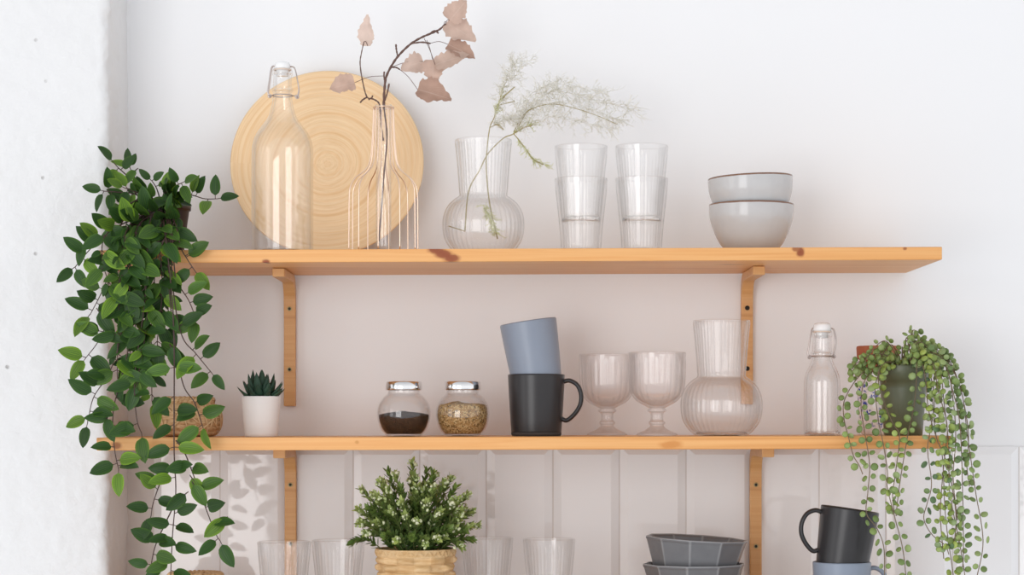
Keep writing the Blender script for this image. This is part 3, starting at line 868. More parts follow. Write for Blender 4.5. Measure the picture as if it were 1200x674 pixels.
# ------------------------------------------------------------------ mugs
def mug_mesh(root, mat, hand):
    s = .001247
    R0, R1, H = 29.3 * s, 33.3 * s, 71 * s
    ctrl = [(R0 - .0015, .0042), (R0, .0055), (R0 + .0006, .012), ((R0 + R1) / 2 + .0003, H * .5), (R1 - .0002, H * .93), (R1, H)]
    t = .0026
    out = [(R0 - .003, .0), (R0 - .0012, .0006), (R0 - .0006, .0035)] + crom(ctrl, 5)
    inn = [(p[0] - t, max(p[1], .007)) for p in reversed(crom(ctrl, 5)) if p[1] > .008]
    prof = [(0, .001), (R0 - .008, .001), (R0 - .006, 0)] + out + [(R1 - .0006, H + .001), (R1 - t / 2, H + .0015), (R1 - t + .0006, H + .001)] + inn + [(R0 - t - .003, .0066), (0, .0066)]
    m = MB(); lathe(m, dedup(prof), 96); m.build('mug_body', mat, root)
    f = MB(); lathe(f, [(R0 - .0016, .0001), (R0 - .0004, .0008), (R0 + .0002, .0035), (R0 + .0002, .0052), (R0 - .0016, .0052)], 96)
    f.build('foot_ring', M['mug_base'], root)
    h = MB()
    rz = lambda z: R0 + (R1 - R0) * z / H
    zA, zB = H * .90, H * .27
    pts = [(rz(zA) - .0012, zA - .0005), (rz(zA) + .008, zA + .001), (rz(zA) + .019, zA - .0055), (rz(zA) + .0245, zA - .019), (rz(zA) + .0232, zA - .034), (rz(zA) + .0155, zA - .047), (rz(zB) + .007, zB - .001), (rz(zB) - .0010, zB + .0015)]
    q = crom(pts, 7)
    # strap handle: slightly wider than thick
    vs, fs = [], []
    n = len(q); sg = 10
    for i, (r, z) in enumerate(q):
        a = q[max(i - 1, 0)]; b = q[min(i + 1, n - 1)]
        tx, tz = b[0] - a[0], b[1] - a[1]; l = math.hypot(tx, tz); nx, nz = tz / l, -tx / l
        for k in range(sg):
            an = 2 * PI * k / sg
            c, d = math.cos(an) * .0033, math.sin(an) * .0052
            vs.append((r + nx * c, d, z + nz * c))
    for i in range(n - 1):
        for k in range(sg):
            k2 = (k + 1) % sg; fs.append((i * sg + k, i * sg + k2, i * sg + sg + k2, i * sg + sg + k))
    fs += [tuple(range(sg)), tuple((n - 1) * sg + k for k in range(sg - 1, -1, -1))]
    h.add(vs, fs)
    o = h.build('handle', mat, root); o.rotation_euler = (0, 0, hand)
    return H
def mugs():
    Y = -.16; x = X(628.5, Y); z = lo_z(x) + .0002; s = .001247
    a = thing('coffee_mug', (x, Y, z), 'charcoal mug on the lower shelf with a slate blue mug in it', 'mug', 'stoneware mugs')
    H = mug_mesh(a, M['mug_dark'], math.radians(-6))
    b = thing('coffee_mug', (0, 0, 0), 'slate blue mug sitting tilted inside the charcoal mug', 'mug', 'stoneware mugs')
    mug_mesh(b, M['mug_blue'], math.radians(80))
    tilt = math.radians(-8.6)
    b.rotation_euler = (0, tilt, 0)
    b.location = (x + .0012, Y, z + H - .0102)
    # right hand pair on the bottom shelf
    Y2 = -.235; x2 = X(986.5, Y2); zz = TH0 + .0003
    c = thing('coffee_mug', (x2, Y2, zz), 'slate blue mug at the bottom edge, under a tilted charcoal mug', 'mug', 'stoneware mugs')
    mug_mesh(c, M['mug_blue'], math.radians(8))
    d = thing('coffee_mug', (x2 - .0010, Y2, zz + H - .0120), 'charcoal mug tilted on a blue mug near the hanging string plant', 'mug', 'stoneware mugs', (0, math.radians(8.2), 0))
    mug_mesh(d, M['mug_dark'], math.radians(182))
    return zz
zmug = mugs()

# ------------------------------------------------------------------ spice jars
def spice_jar(px, label, what, mat, clabel, ccat, fill, dome):
    Y = -.16; s = S(Y); x = X(px, Y); z0 = lo_z(x) + .0002
    root = thing('spice_jar', (x, Y, z0), label, 'jar', 'round spice jars')
    ctrl = [(17, 0), (20, .8), (26, 7), (30, 16), (31.5, 26), (30, 36), (25.5, 44), (21, 48.5), (19, 50.5), (18.8, 53), (18.8, 58)]
    outer = [(r * s, z * s, 0.) for r, z in crom(ctrl, 6)]
    m = MB(); lathe(m, dedup(vessel(outer, .0016, .0028)), 64); m.build('jar_body', M['glass'], root)
    zl = 54.0 * s; zt = 64.3 * s; R = 21.2 * s
    m = MB(); lathe(m, [(0, zt - .0022), (R * .8, zt - .0022), (R * .86, zt - .001), (R * .93, zt), (R, zt - .0012), (R, zl + .0008), (R * .985, zl), (R * .93, zl), (R * .925, zt - .004), (0, zt - .0045)], 64)
    m.build('lid', M['chrome'], root)
    # contents
    m = MB()
    body = [(r - .0026, z) for r, z, _ in outer if z < fill * s]
    body = [(r, max(z, .0036)) for r, z in body]
    rt = body[-1][0]
    prof = [(0, .0034), (body[0][0] * .9, .0034)] + body + [(rt * t, fill * s + dome * s * (1 - t * t) + .0004) for t in (.97, .85, .65, .45, .2)] + [(0, fill * s + dome * s)]
    rr = random.Random(int(px))
    def fn(th, z, r, w): return r
    lathe(m, prof, 64, fn)
    # break up the top surface
    vv = []
    for (a, b, c) in m.v:
        k = max(0., 1 - math.hypot(a, b) / (rt * .9))
        if c >= fill * s - .001: c += k * .006 * mnoise.noise(Vector((a * 45 + px, b * 45, 1))) + k * .0016 * mnoise.noise(Vector((a * 260, b * 260, 2)))
        vv.append((a, b, c))
    m.v = vv
    o = m.build(what, mat, None, loc=(x, Y, z0))
    tag(o, clabel, ccat, None, 'stuff')
spice_jar(473.3, 'round spice jar with shiny lid and dark pepper, beside the bracket', 'ground_pepper', M['pepper'], 'dark ground pepper half filling the left round jar', 'pepper', 25, 3)
spice_jar(542, 'round spice jar with shiny lid and brown herbs, beside the mugs', 'dried_herbs', M['herbs'], 'brown dried herbs filling the round jar beside the mugs', 'herbs', 36, 3)

# ------------------------------------------------------------------ succulent
def succulent():
    Y = -.165; s = S(Y); x = X(306, Y); z0 = lo_z(x) + .0002
    root = thing('potted_succulent', (x, Y, z0), 'small dark green succulent in a white pot', 'plant')
    outer = [(18.5 * s, 0, 0.), (19.2 * s, .0008, 0.), (19.6 * s, 4 * s, 0.), (21 * s, 20 * s, 0.), (22.6 * s, 44.5 * s, 0.), (22.8 * s, 46.3 * s, 0.)]
    m = MB(); lathe(m, dedup(vessel(outer, .0026, .004)), 64); m.build('pot', M['pot_white'], root)
    m = MB(); lathe(m, [(0, 40 * s), (19 * s, 40 * s), (19.2 * s, 41 * s), (12 * s, 42.5 * s), (0, 43.5 * s)], 40); m.build('soil', M['soil'], root)
    m = MB(); rnd = random.Random(4)
    for ring, (n, el, L, w) in enumerate(((10, 24, 26, 11), (10, 43, 29, 13), (8, 60, 32, 14), (5, 74, 34, 14), (2, 85, 33, 13))):
        for k in range(n):
            a = 2 * PI * (k + ring * .37) / n + rnd.gauss(0, .08); e = math.radians(el + rnd.gauss(0, 4))
            d = Vector((math.cos(a) * math.cos(e), math.sin(a) * math.cos(e), math.sin(e)))
            b = Vector((math.cos(a) * (7 - ring * 1.3) * s, math.sin(a) * (7 - ring * 1.3) * s, 43 * s))
            L2 = L * s * (.88 + .2 * rnd.random())
            nr = Vector((-math.cos(a) * math.sin(e), -math.sin(a) * math.sin(e), math.cos(e)))
            sd = d.cross(nr)
            g = rnd.random(); col = (.020 + .016 * g, .056 + .03 * g, .036 + .016 * g)
            vs, fs, cs, uv = [], [], [], []
            rows = 8
            for i in range(rows + 1):
                t = i / rows
                ww = w * s * .5 * (.62 + .75 * t - .2 * t * t if t < .45 else (.917) * ((1 - t) / .55) ** .75)
                th = ww * .55
                c = b + d * (L2 * t) - nr * (.10 * L2 * t * (1 - t)) + nr * .12 * L2 * t * t
                for q in range(8):
                    an = 2 * PI * q / 8
                    vs.append(c + sd * (ww * math.cos(an)) + nr * (th * math.sin(an) - (0.25 * ww if q in (1, 2, 3) else 0)))
                    cs.append(tuple(x_ * (1 - .3 * t ** 4) + (.02 if i == rows else 0) for x_ in col)); uv.append((.5, t))
            for i in range(rows):
                for q in range(8):
                    q2 = (q + 1) % 8; fs.append((i * 8 + q, i * 8 + q2, i * 8 + 8 + q2, i * 8 + 8 + q))
            m.add(vs, fs, uv, cs)
    m.build('rosette', M['succ'], root)
succulent()

# ------------------------------------------------------------------ seagrass baskets
def ball_basket(px, Y, z0, R, H, label, seed):
    x = X(px, Y)
    root = thing('seagrass_basket', (x, Y, z0), label, 'basket', 'little seagrass baskets')
    rows = 7
    ctrl = [(R * .55, 0), (R * .80, H * .04), (R * .95, H * .22), (R, H * .46), (R * .95, H * .68), (R * .80, H * .86), (R * .62, H * .93)]
    prof = crom(ctrl, 12); m = MB()
    def fn(th, z, r, w):
        q = z / H * rows + .12 * math.sin(th * 3 + seed)
        tw = math.sin(th * 34 + q * 2.2) * .3
        return r + .0021 * abs(math.sin(PI * q)) ** .6 - .0010 + .0007 * tw + .0009 * mnoise.noise(Vector((math.cos(th) * 9, math.sin(th) * 9, z * 120 + seed)))
    inner = [(r - .004, max(z, .003)) for r, z in reversed(prof)]
    lathe(m, [(0, .0005)] + prof + inner + [(0, .003)], 160, fn)
    m.build('basket_body', M['seagrass'], root)
    # loose wraps of straw over the coils
    w = MB(); rnd = random.Random(seed)
    for k in range(54):
        th = 2 * PI * k / 54 + rnd.gauss(0, .05); h0 = rnd.random() * .60 + .06
        pts = []
        for j in range(9):
            f = h0 + .33 * j / 8; i = min(int(f * (len(prof) - 1)), len(prof) - 1); r, z = prof[i]
            a = th + (.16 + .5 * (k % 3 == 0)) * (j / 8 - .5) * (1 if k % 2 else -1)
            pts.append(((r + .0022) * math.cos(a), (r + .0022) * math.sin(a), z))
        tube(w, pts, .0010, 5)
    w.build('straw_wraps', M['straw'], root)
    # rolled rope rim
    rm = MB(); n = 200; rr = R * .70
    for st in range(2):
        tube(rm, [((rr + .0034 * math.cos(a * 17 + st * PI)) * math.cos(a), (rr + .0034 * math.cos(a * 17 + st * PI)) * math.sin(a), H * .945 + .0030 * math.sin(a * 17 + st * PI)) for a in [2 * PI * k / n for k in range(n)]], .0036, 7, True)
    rm.build('rope_rim', M['seagrass'], root)
xs = X(220, -.13)
ball_basket(220, -.13, lo_z(xs) + .0002, .0485, .056, 'round seagrass basket on the lower shelf beside the succulent', 3)
ball_basket(229, -.17, TH0 + .0003, .050, CAM_Z + (HOR - 669) * S(-.17) - TH0 - .004, 'seagrass basket at the bottom edge, below the hanging vine', 9)

# ------------------------------------------------------------------ bushy plant in woven basket
def bush():
    Y = -.205; s = S(Y); x = X(487, Y); z0 = TH0 + .0003
    zt = CAM_Z + (HOR - 645) * S(Y - .05) - z0
    root = thing('bushy_potted_plant', (x, Y, z0), 'bushy green plant with pale buds in a woven basket', 'plant')
    R1 = 46 * s; R0 = 38 * s
    rows = 10; m = MB(); n = 7
    prof = [(R0 + (R1 - R0) * (t ** .8), zt * t) for t in [i / 120 for i in range(121)]]
    def fn(th, z, r, w):
        if w < .5: return r
        q = z / zt * rows; k = int(min(q, rows - 1e-6)); f = q - k
        if k == rows - 1:
            zz = abs(((th / (2 * PI) * 26) % 1) - .5) * 2
            return r + .0012 + .0016 * math.cos(PI * (f - zz) * 2) * math.sin(PI * min(1, f * 1.02))
        sg = 1 if k % 2 == 0 else -1
        return r + .0036 * sg * math.tanh(2.6 * math.cos(n * th)) * (math.sin(PI * f) ** .45) - .0022 * (1 - math.sin(PI * f) ** .35) + .0008 * math.sin(PI * f) ** .5
    lathe(m, [(0, .001, 0.), (R0 * .9, .001, 0.)] + [(r, z, 1.) for r, z in prof] + [(R1 - .004, zt - .001, 0.), (R1 - .005, zt - .02, 0.), (R0 - .005, .004, 0.), (0, .004, 0.)], 208, fn)
    m.build('woven_basket', M['wicker'], root)
    m = MB(); lathe(m, [(0, zt - .022), (R1 - .0065, zt - .022), (R1 - .0065, zt - .016), (0, zt - .010)], 32); m.build('soil', M['soil'], root)
    rnd = random.Random(21)
    tips = [(412, 636, 0), (420, 598, 0), (425, 575, 0), (438, 580, -.02), (455, 553, .0), (463, 556, -.02), (483, 542, 0), (487, 560, -.03), (500, 552, .02), (510, 556, 0), (520, 566, -.02), (528, 560, 0), (533, 572, -.02),
            (548, 580, 0), (553, 600, .0), (559, 616, 0), (552, 632, -.02), (540, 640, -.04), (430, 625, -.03), (443, 612, -.05), (452, 628, -.06), (458, 600, -.05), (475, 605, -.06), (488, 612, -.065), (483, 630, -.07), (470, 590, -.05),
            (500, 590, -.055), (515, 600, -.055), (525, 620, -.06), (530, 590, -.04), (508, 572, -.04), (445, 565, -.02), (470, 572, -.035), (495, 575, -.03), (540, 605, -.04), (512, 632, -.07), (436, 596, -.03), (450, 585, -.03),
            (465, 634, -.07), (498, 636, -.075), (545, 622, -.045), (425, 612, -.02)]
    for _ in range(34):
        a = rnd.random() * PI; rr = 20 + 50 * rnd.random() ** .6
        tips.append((487 + rr * math.cos(a), 632 - rr * 1.15 * math.sin(a), .03 + .04 * rnd.random() if rnd.random() < .5 else -.02 - .02 * rnd.random()))
    for i, (px, py, dy) in enumerate(tips):
        T = P(px, py, Y + dy) - Vector((x, Y, z0))
        a = math.atan2(T.y, T.x)
        b = Vector((T.x * .25, T.y * .3, zt - .016))
        if T.z < b.z + .03: b = Vector((T.x * .45, T.y * .45, zt - .008))
        mid = b.lerp(T, .55) + Vector((0, 0, .012))
        q = [Vector(p) for p in crom([tuple(b), tuple(mid), tuple(T)], 7)]
        sm = MB(); tube(sm, q, .0008, 5)
        so = sm.build('sprig', M['stem_green'], root)
        lm = MB(); light = rnd.random(); pale = i % 4 != 0
        N = 30
        for j in range(N):
            f = .22 + .78 * j / N
            k = min(int(f * (len(q) - 1)), len(q) - 2); p = q[k].lerp(q[k + 1], f * (len(q) - 1) - k)
            fw = (q[k + 1] - q[k]).normalized(); o1 = fw.orthogonal().normalized(); o1.rotate(Quaternion(fw, j * 2.4 + i))
            d = (fw * (.55 + .5 * f) + o1 * (1.05 - .35 * f)).normalized()
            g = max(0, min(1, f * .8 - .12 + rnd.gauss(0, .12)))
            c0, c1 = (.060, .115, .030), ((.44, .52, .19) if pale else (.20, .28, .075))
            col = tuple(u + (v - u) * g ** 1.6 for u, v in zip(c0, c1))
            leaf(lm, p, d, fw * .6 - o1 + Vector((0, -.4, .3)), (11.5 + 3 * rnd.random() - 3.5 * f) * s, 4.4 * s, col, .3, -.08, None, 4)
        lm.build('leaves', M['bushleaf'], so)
        if pale:
            bm = MB()
            for j in range(9):
                p = T + Vector((rnd.gauss(0, 1), rnd.gauss(0, 1), rnd.gauss(0, 1))) * (2.5 * s)
                g = rnd.random()
                blob(bm, p, (rnd.gauss(0, 1), rnd.gauss(0, 1), 1), (1.1 + 1.0 * rnd.random()) * s, 1.25, 6, 4, (.42 + .36 * g, .52 + .26 * g, .20 + .42 * g))
            bm.build('flower_buds', M['bushleaf'], so)
bush()

# ------------------------------------------------------------------ trailing leafy vine on the upper shelf
def vine_plant():
    Yp = -.165; s = S(Yp); x = X(193, Yp); z0 = up_z(x) + .0002
    root = thing('trailing_vine_plant', (x, Yp, z0), 'leafy trailing green vine in a dark plum pot, hanging down past both shelves', 'plant')
    base = Vector((x, Yp, z0)); H = 58 * s
    outer = [(21 * s, 0, 0.), (22 * s, .001, 0.), (24 * s, 20 * s, 0.), (28.5 * s, 52 * s, 0.), (28.7 * s, 52.5 * s, 0), (30.5 * s, 53 * s, 0.), (30.8 * s, 57.5 * s, 0.), (30.4 * s, 58.3 * s, 0.)]
    m = MB(); lathe(m, dedup(vessel(outer, .0024, .004)), 56); m.build('pot', M['pot_plum'], root)
    m = MB(); lathe(m, [(0, 44 * s), (23.5 * s, 44 * s), (23.5 * s, 46 * s), (0, 49 * s)], 32); m.build('soil', M['soil'], root)
    rnd = random.Random(77)
    YF = -.300
    def colr():
        g = rnd.random()
        if g < .62: c = (.023, .060, .016)
        elif g < .86: c = (.047, .104, .022)
        else: c = (.085, .165, .024)
        k = .8 + .4 * rnd.random()
        return tuple(a * k for a in c)
    def vine(pts, explicit=(), auto=0, Ls=29, yend=YF, r=.0011, start=0., side=None, name='vine'):
        """pts: (px, py, Y)"""
        W = [tuple(P(a, b, c)) for a, b, c in pts]
        q = [Vector(p) for p in crom(W, 8)]; n = len(q)
        sm = MB(); tube(sm, q, [r * (1 - .45 * i / n) for i in range(n)], 6)
        lm = MB()
        def put(b, d, L, nrm, col):
            # hanging leaves stay clear of the shelf edges
            cl = -.2845 if b.y < -.28 else None
            pl = 4.5 * s * (L / (29 * s))
            e = b + d * pl
            if cl and e.y > cl: e.y = cl
            tube(sm, [b, b.lerp(e, .5) + Vector((0, -.0004, 0)), e], .0006, 5, caps=False)
            leaf(lm, e, d, nrm, L, L * (.50 + .08 * rnd.random()), col, .22 + .15 * rnd.random(), .06 + .12 * rnd.random(), None, 8, .015, 0, cl)
        for (cx, cy) in explicit:
            best = min(q, key=lambda p: (p - P(cx, cy, p.y)).length)
            Cc = P(cx, cy, best.y - .004); d = Cc - best
            if d.length < 4 * s: d = Vector((rnd.gauss(0, 1), 0, -1)); 
            L = (Ls + rnd.gauss(0, 2)) * s
            b2 = Cc - d.normalized() * (L * .5 + 4 * s)
            if (b2 - best).length > 6 * s and d.length > L * .5: tube(sm, [best, best.lerp(b2, .5) + Vector((0, -.001, .001)), b2], .0007, 5, caps=False)
            else: b2 = best
            dd = (d.normalized() + Vector((0, rnd.gauss(-.1, .18), -.08))).normalized()
            put(b2, dd, L, Vector((rnd.gauss(0, .3), -1, rnd.gauss(.25, .3))), colr())
        step = max(auto, 1)
        if auto:
            acc = 0; sgn = 1
            for i in range(1, n):
                acc += (q[i] - q[i - 1]).length
                if i < start * n: acc = 0; continue
                if acc > auto * s:
                    acc = 0; sgn = -sgn
                    fw = (q[i] - q[i - 1]).normalized()
                    for sg in (sgn, -sgn):
                        lat = Vector((sg, 0, 0)) if abs(fw.z) > .5 else Vector((0, 0, sg))
                        d = (fw * (.35 + .4 * rnd.random()) + lat * (.9 * (.4 + rnd.random())) + Vector((0, -.35 + rnd.gauss(0, .35), -.15 + rnd.gauss(0, .25)))).normalized()
                        L = Ls * s * ((.85 + .3 * rnd.random()) if (sg == sgn or rnd.random() < .4) else (.45 + .2 * rnd.random()))
                        put(q[i], d, L, Vector((rnd.gauss(0, .45), -1, rnd.gauss(.35, .4))), colr())
            d = (q[-1] - q[-2]).normalized(); put(q[-1], (d + Vector((rnd.gauss(0, .3), -.1, 0))).normalized(), Ls * s * .95, Vector((rnd.gauss(0, .4), -1, .2)), colr())
        sm.shift(base); lm.shift(base)
        so = sm.build(name, M['stem_brown'], root); lm.build('leaves', M['leaf'], so)
    p0 = (190, 243, -.165)
    # upright sprigs over the pot
    vine([p0, (165, 222, -.20), (149, 206, -.21), (138, 196, -.215), (133, 190, -.215)], [(127.5, 183), (131, 206), (145, 195), (151, 208)], Ls=23)
    vine([p0, (170, 225, -.2), (158, 208, -.2), (152, 196, -.2)], [(156, 185), (146, 193), (150, 178)], Ls=20)
    vine([p0, (160, 228, -.22), (135, 225, -.23), (122, 224, -.23)], [(110, 220), (112, 242), (130, 233), (127, 214)], Ls=23)
    vine([p0, (212, 228, -.19), (226, 229, -.2), (240, 233, -.2), (255, 233, -.2)], [(252, 219), (270, 229), (243, 236), (236, 213), (226, 222)], Ls=24)
    vine([p0, (200, 225, -.21), (206, 218, -.22), (214, 214, -.22)], [(222, 210), (205, 208), (216, 222)], Ls=21)
    vine([p0, (184, 222, -.2), (178, 212, -.21)], [(172, 206), (185, 206), (190, 215)], Ls=20)
    # left hand strands
    vine([p0, (160, 235, -.24), (138, 255, -.27), (124, 274, -.28), (113, 285, -.28), (103, 295, -.28), (88, 313, -.28)], [(104, 267), (124, 263), (88, 286), (79, 320), (97, 327), (106, 280), (108, 312), (95, 300)], Ls=25)
    vine([p0, (150, 250, -.27), (135, 290, -.295), (128, 320, -.30), (118, 345, -.30), (106, 368, -.30)], [(104, 331), (90, 354), (112, 350), (122, 360), (101, 374), (135, 330), (124, 305)], Ls=28)
    vine([p0, (155, 260, -.29), (142, 320, -.305), (132, 360, -.305), (117, 397, -.305), (101, 419, -.305)], [(107, 386), (85, 413), (88, 436), (105, 384), (125, 378), (116, 425), (140, 372), (133, 394)], Ls=28)
    vine([p0, (160, 262, -.29), (150, 340, -.31), (140, 400, -.31), (128, 437, -.31), (110, 465, -.31), (104, 489, -.31)], [(97, 453), (84, 495), (99, 513), (121, 470), (112, 447), (141, 425), (122, 440), (110, 482), (150, 388)], Ls=28)
    vine([p0, (165, 262, -.29), (160, 350, -.312), (148, 420, -.312), (133, 480, -.312), (134, 524, -.312), (139, 550, -.312)], [(119, 548), (139, 565), (149, 537), (127, 523), (143, 500), (122, 487), (150, 468), (160, 440), (145, 545), (131, 505)], Ls=27)
    vine([p0, (175, 262, -.29), (170, 350, -.315), (158, 440, -.315), (160, 489, -.315), (166, 508, -.315)], [(168, 526), (150, 500), (160, 462), (147, 450), (171, 437), (176, 410)], 0, Ls=28)
    # right hand strands
    vine([p0, (205, 262, -.29), (212, 290, -.30), (219, 303, -.30), (228, 317, -.30)], [(234, 290), (234, 324), (213, 322), (222, 296)], Ls=25)
    vine([p0, (200, 262, -.29), (205, 320, -.31), (210, 335, -.31), (221, 352, -.31), (230, 374, -.31)], [(236, 350), (217, 381), (227, 389), (224, 340), (231, 365)], Ls=25)
    vine([p0, (198, 262, -.29), (203, 340, -.315), (213, 393, -.315), (230, 415, -.315), (248, 437, -.315)], [(248, 408), (236, 443), (254, 444), (224, 421), (234, 402), (216, 378)], Ls=26)
    vine([p0, (196, 262, -.29), (200, 360, -.312), (213, 445, -.312), (228, 472, -.312), (237, 498, -.312)], [(248, 481), (242, 516), (219, 509), (221, 484), (232, 470), (206, 420)], Ls=27)
    # the long vine to the bottom of the frame and its side shoots
    vine([p0, (192, 262, -.29), (200, 330, -.322), (204, 402, -.322), (204, 524, -.322), (206, 576, -.322), (202, 630, -.322), (199, 700, -.322)],
         [(190, 432), (215, 430), (195, 470), (186, 528), (216, 524), (199, 560), (194, 548), (212, 546), (208, 600), (190, 612), (196, 630), (210, 640), (206, 588), (216, 618), (188, 662), (214, 672), (192, 504), (212, 480)], Ls=27, r=.0012)
    vine([(206, 516, -.322), (216, 530, -.322), (226, 555, -.322), (239, 590, -.322), (252, 624, -.322), (258, 634, -.322)], [(248, 565), (245, 593), (259, 611), (240, 643), (264, 646), (227, 548), (235, 580), (232, 572), (251, 618), (218, 545)], Ls=27)
    vine([(205, 540, -.322), (191, 559, -.322), (180, 588, -.322), (177, 605, -.322)], [(171, 558), (163, 593), (174, 612), (188, 586), (181, 570)], Ls=27)
    vine([(206, 588, -.322), (193, 615, -.322), (182, 640, -.322), (177, 665, -.322), (176, 690, -.322)], [(171, 627), (163, 659), (178, 672), (189, 634), (196, 652)], Ls=26)
    # filling strands, thick above and thinner below
    for k, (xa, ye, st) in enumerate(((128, 330, .2), (146, 360, .25), (152, 420, .25), (158, 380, .2), (164, 450, .25), (178, 470, .3), (184, 400, .2), (196, 380, .2),
                                     (141, 440, .4), (186, 320, .1))):
        yo = -.296 - .020 * rnd.random()
        xt = 190 + (xa - 165) * .5
        vine([p0, (xt, 246 + 6 * rnd.random(), -.235), (xa + 6 * rnd.gauss(0, 1), 272, yo + .008), (xa + 5 * rnd.gauss(0, 1), (272 + ye) / 2, yo), (xa + 4 * rnd.gauss(0, 1), ye, yo)], (), 16, Ls=29, start=st)
    # leaf crown over the pot
    for k in range(10):
        a = rnd.uniform(125, 220)
        vine([p0, ((190 + a) / 2, 228 + rnd.gauss(0, 3), -.18 - .05 * rnd.random()), (a, 236 + rnd.gauss(0, 8), -.20 - .06 * rnd.random())], (), 9, Ls=21, start=.25)
vine_plant()

# ------------------------------------------------------------------ string plant, green pot, patterned planter
def string_plant():
    Yp = -.185; s = S(Yp); x = X(1058.5, Yp); z0 = lo_z(x) + .0002
    root = thing('string_plant', (x, Yp, z0), 'string plant with bead leaves spilling from an olive green pot', 'plant')
    base = Vector((x, Yp, z0))
    outer = [(21.5 * s, 0, 0.), (22.3 * s, .001, 0.), (26.5 * s, 54 * s, 0.), (27 * s, 63.5 * s, 0), (29 * s, 64 * s, 0.), (29.7 * s, 80 * s, 0.), (29.5 * s, 81 * s, 0.)]
    m = MB(); lathe(m, dedup(vessel(outer, .0025, .004)), 64); m.build('pot', M['pot_green'], root)
    m = MB(); lathe(m, [(0, 70 * s), (25 * s, 70 * s), (25 * s, 73 * s), (0, 77 * s)], 32); m.build('soil', M['soil'], root)
    rnd = random.Random(31)
    def colr(yel):
        g = rnd.random()
        c = [(.15, .23, .085), (.22, .31, .11), (.29, .38, .17)][int(g * 3)]
        c2 = (.40, .48, .07)
        k = .85 + .3 * rnd.random()
        return tuple((a + (b - a) * yel) * k for a, b in zip(c, c2))
    def strand(pts, yel=.2, sp=12, r=4.0, start=0.):
        q = [Vector(p) for p in crom([tuple(P(*p)) for p in pts], 10)]; n = len(q)
        sm = MB(); tube(sm, q, .0007, 5)
        lm = MB(); acc = 0
        for i in range(1, n):
            acc += (q[i] - q[i - 1]).length
            if i < start * n or acc < sp * s * (.85 + .3 * rnd.random()): continue
            acc = 0; fw = (q[i] - q[i - 1]).normalized()
            lat = fw.cross(Vector((rnd.gauss(0, .35), -1, rnd.gauss(0, .2)))).normalized()
            for sg in (-1, 1):
                rr = r * s * (.8 + .4 * rnd.random())
                c = q[i] + lat * sg * (rr + .9 * s) + fw * rnd.gauss(0, 1.2) * s + Vector((0, rnd.gauss(-.001, .0015), 0))
                if abs(c.z - (LO0 - .009)) < .03 and c.y > -.285 and c.x < .63: c.y = -.2875 - rr * .5
                blob(lm, c, (rnd.gauss(0, .8), -1, rnd.gauss(.3, .7)), rr, .36, 10, 5, colr(yel))
        sm.shift(base); lm.shift(base)
        so = sm.build('strand', M['stem_bead'], root); lm.build('bead_leaves', M['bead'], so)
    c = (1058, 431, -.185)
    YF = -.300
    def go(px, py): return (px, py, -.19)
    strands = [
        ([c, (1035, 424, -.20), (1008, 440, -.225), (990, 468, -.245), (989, 490, -.27), (995, 515, -.298), (1000, 534, YF), (1007, 546, YF), (1011, 556, YF)], .15),
        ([c, (1036, 426, -.21), (1014, 445, -.24), (1009, 475, -.27), (1013, 505, YF), (1019, 544, YF), (1017, 577, YF), (1015.5, 602, YF), (1028, 620, YF), (1036, 644, YF), (1036, 690, YF)], .1),
        ([c, (1040, 426, -.22), (1026, 450, -.255), (1029, 490, -.285), (1035, 520, YF), (1040, 552, YF), (1040, 572, YF), (1049, 608, YF), (1058, 644, YF), (1063, 690, YF)], .1),
        ([c, (1040, 424, -.23), (1029, 438, -.25), (1034, 466, -.265), (1046, 496, -.285), (1054, 511, YF), (1050, 550, YF), (1046, 580, YF), (1048, 600, YF)], .45),
        ([c, (1068, 420, -.23), (1074, 426, -.245), (1072, 470, -.262), (1064, 509, -.295), (1057, 550, YF), (1053, 577, YF), (1050, 605, YF)], .05),
        ([c, (1070, 422, -.22), (1088, 435, -.24), (1095, 470, -.26), (1090, 505, -.295), (1087, 528, YF), (1091.6, 567, YF), (1086.5, 590, YF), (1082.6, 608, YF), (1091.6, 626, YF), (1107, 639, YF), (1112, 650, YF)], -.15),
        ([c, (1075, 418, -.22), (1094, 430, -.25), (1093, 470, -.27), (1097, 511, -.296), (1104, 533, YF), (1107, 590, YF), (1110, 624, YF), (1117, 674, YF), (1118, 700, YF)], .6),
        ([c, (1078, 416, -.21), (1100, 428, -.25), (1106, 470, -.28), (1112, 526, YF), (1113, 577, YF), (1125, 639, YF), (1133, 690, YF)], .15),
        ([c, (1080, 414, -.21), (1104, 420, -.24), (1117, 460, -.28), (1125, 500, YF), (1128, 577, YF), (1129, 644, YF), (1128, 665, YF)], .0),
        ([c, (1084, 412, -.2), (1110, 420, -.22), (1127, 460, -.26), (1133, 505, -.29), (1136, 526, YF), (1143, 575, YF), (1152, 634, YF), (1144, 680, YF), (1142, 695, YF)], .1),
        ([c, (1075, 414, -.19), (1103, 416, -.21), (1122, 445, -.25), (1131, 480, -.28), (1135, 512, -.296), (1133, 545, YF), (1136, 570, YF)], .05),
        ([c, (1072, 415, -.2), (1092, 424, -.25), (1100, 460, -.28), (1110, 500, YF), (1106, 545, YF), (1102, 600, YF), (1106, 655, YF)], .3),
        ([c, (1076, 420, -.23), (1084, 440, -.26), (1088, 480, -.28), (1098, 515, YF), (1110, 545, YF), (1120, 600, YF), (1118, 640, YF)], .25),
        ([c, (1080, 414, -.18), (1108, 430, -.22), (1117, 470, -.27), (1120, 515, YF), (1117, 560, YF), (1122, 610, YF)], -.1),
    ]
    for pts, yel in strands: strand(pts, yel)
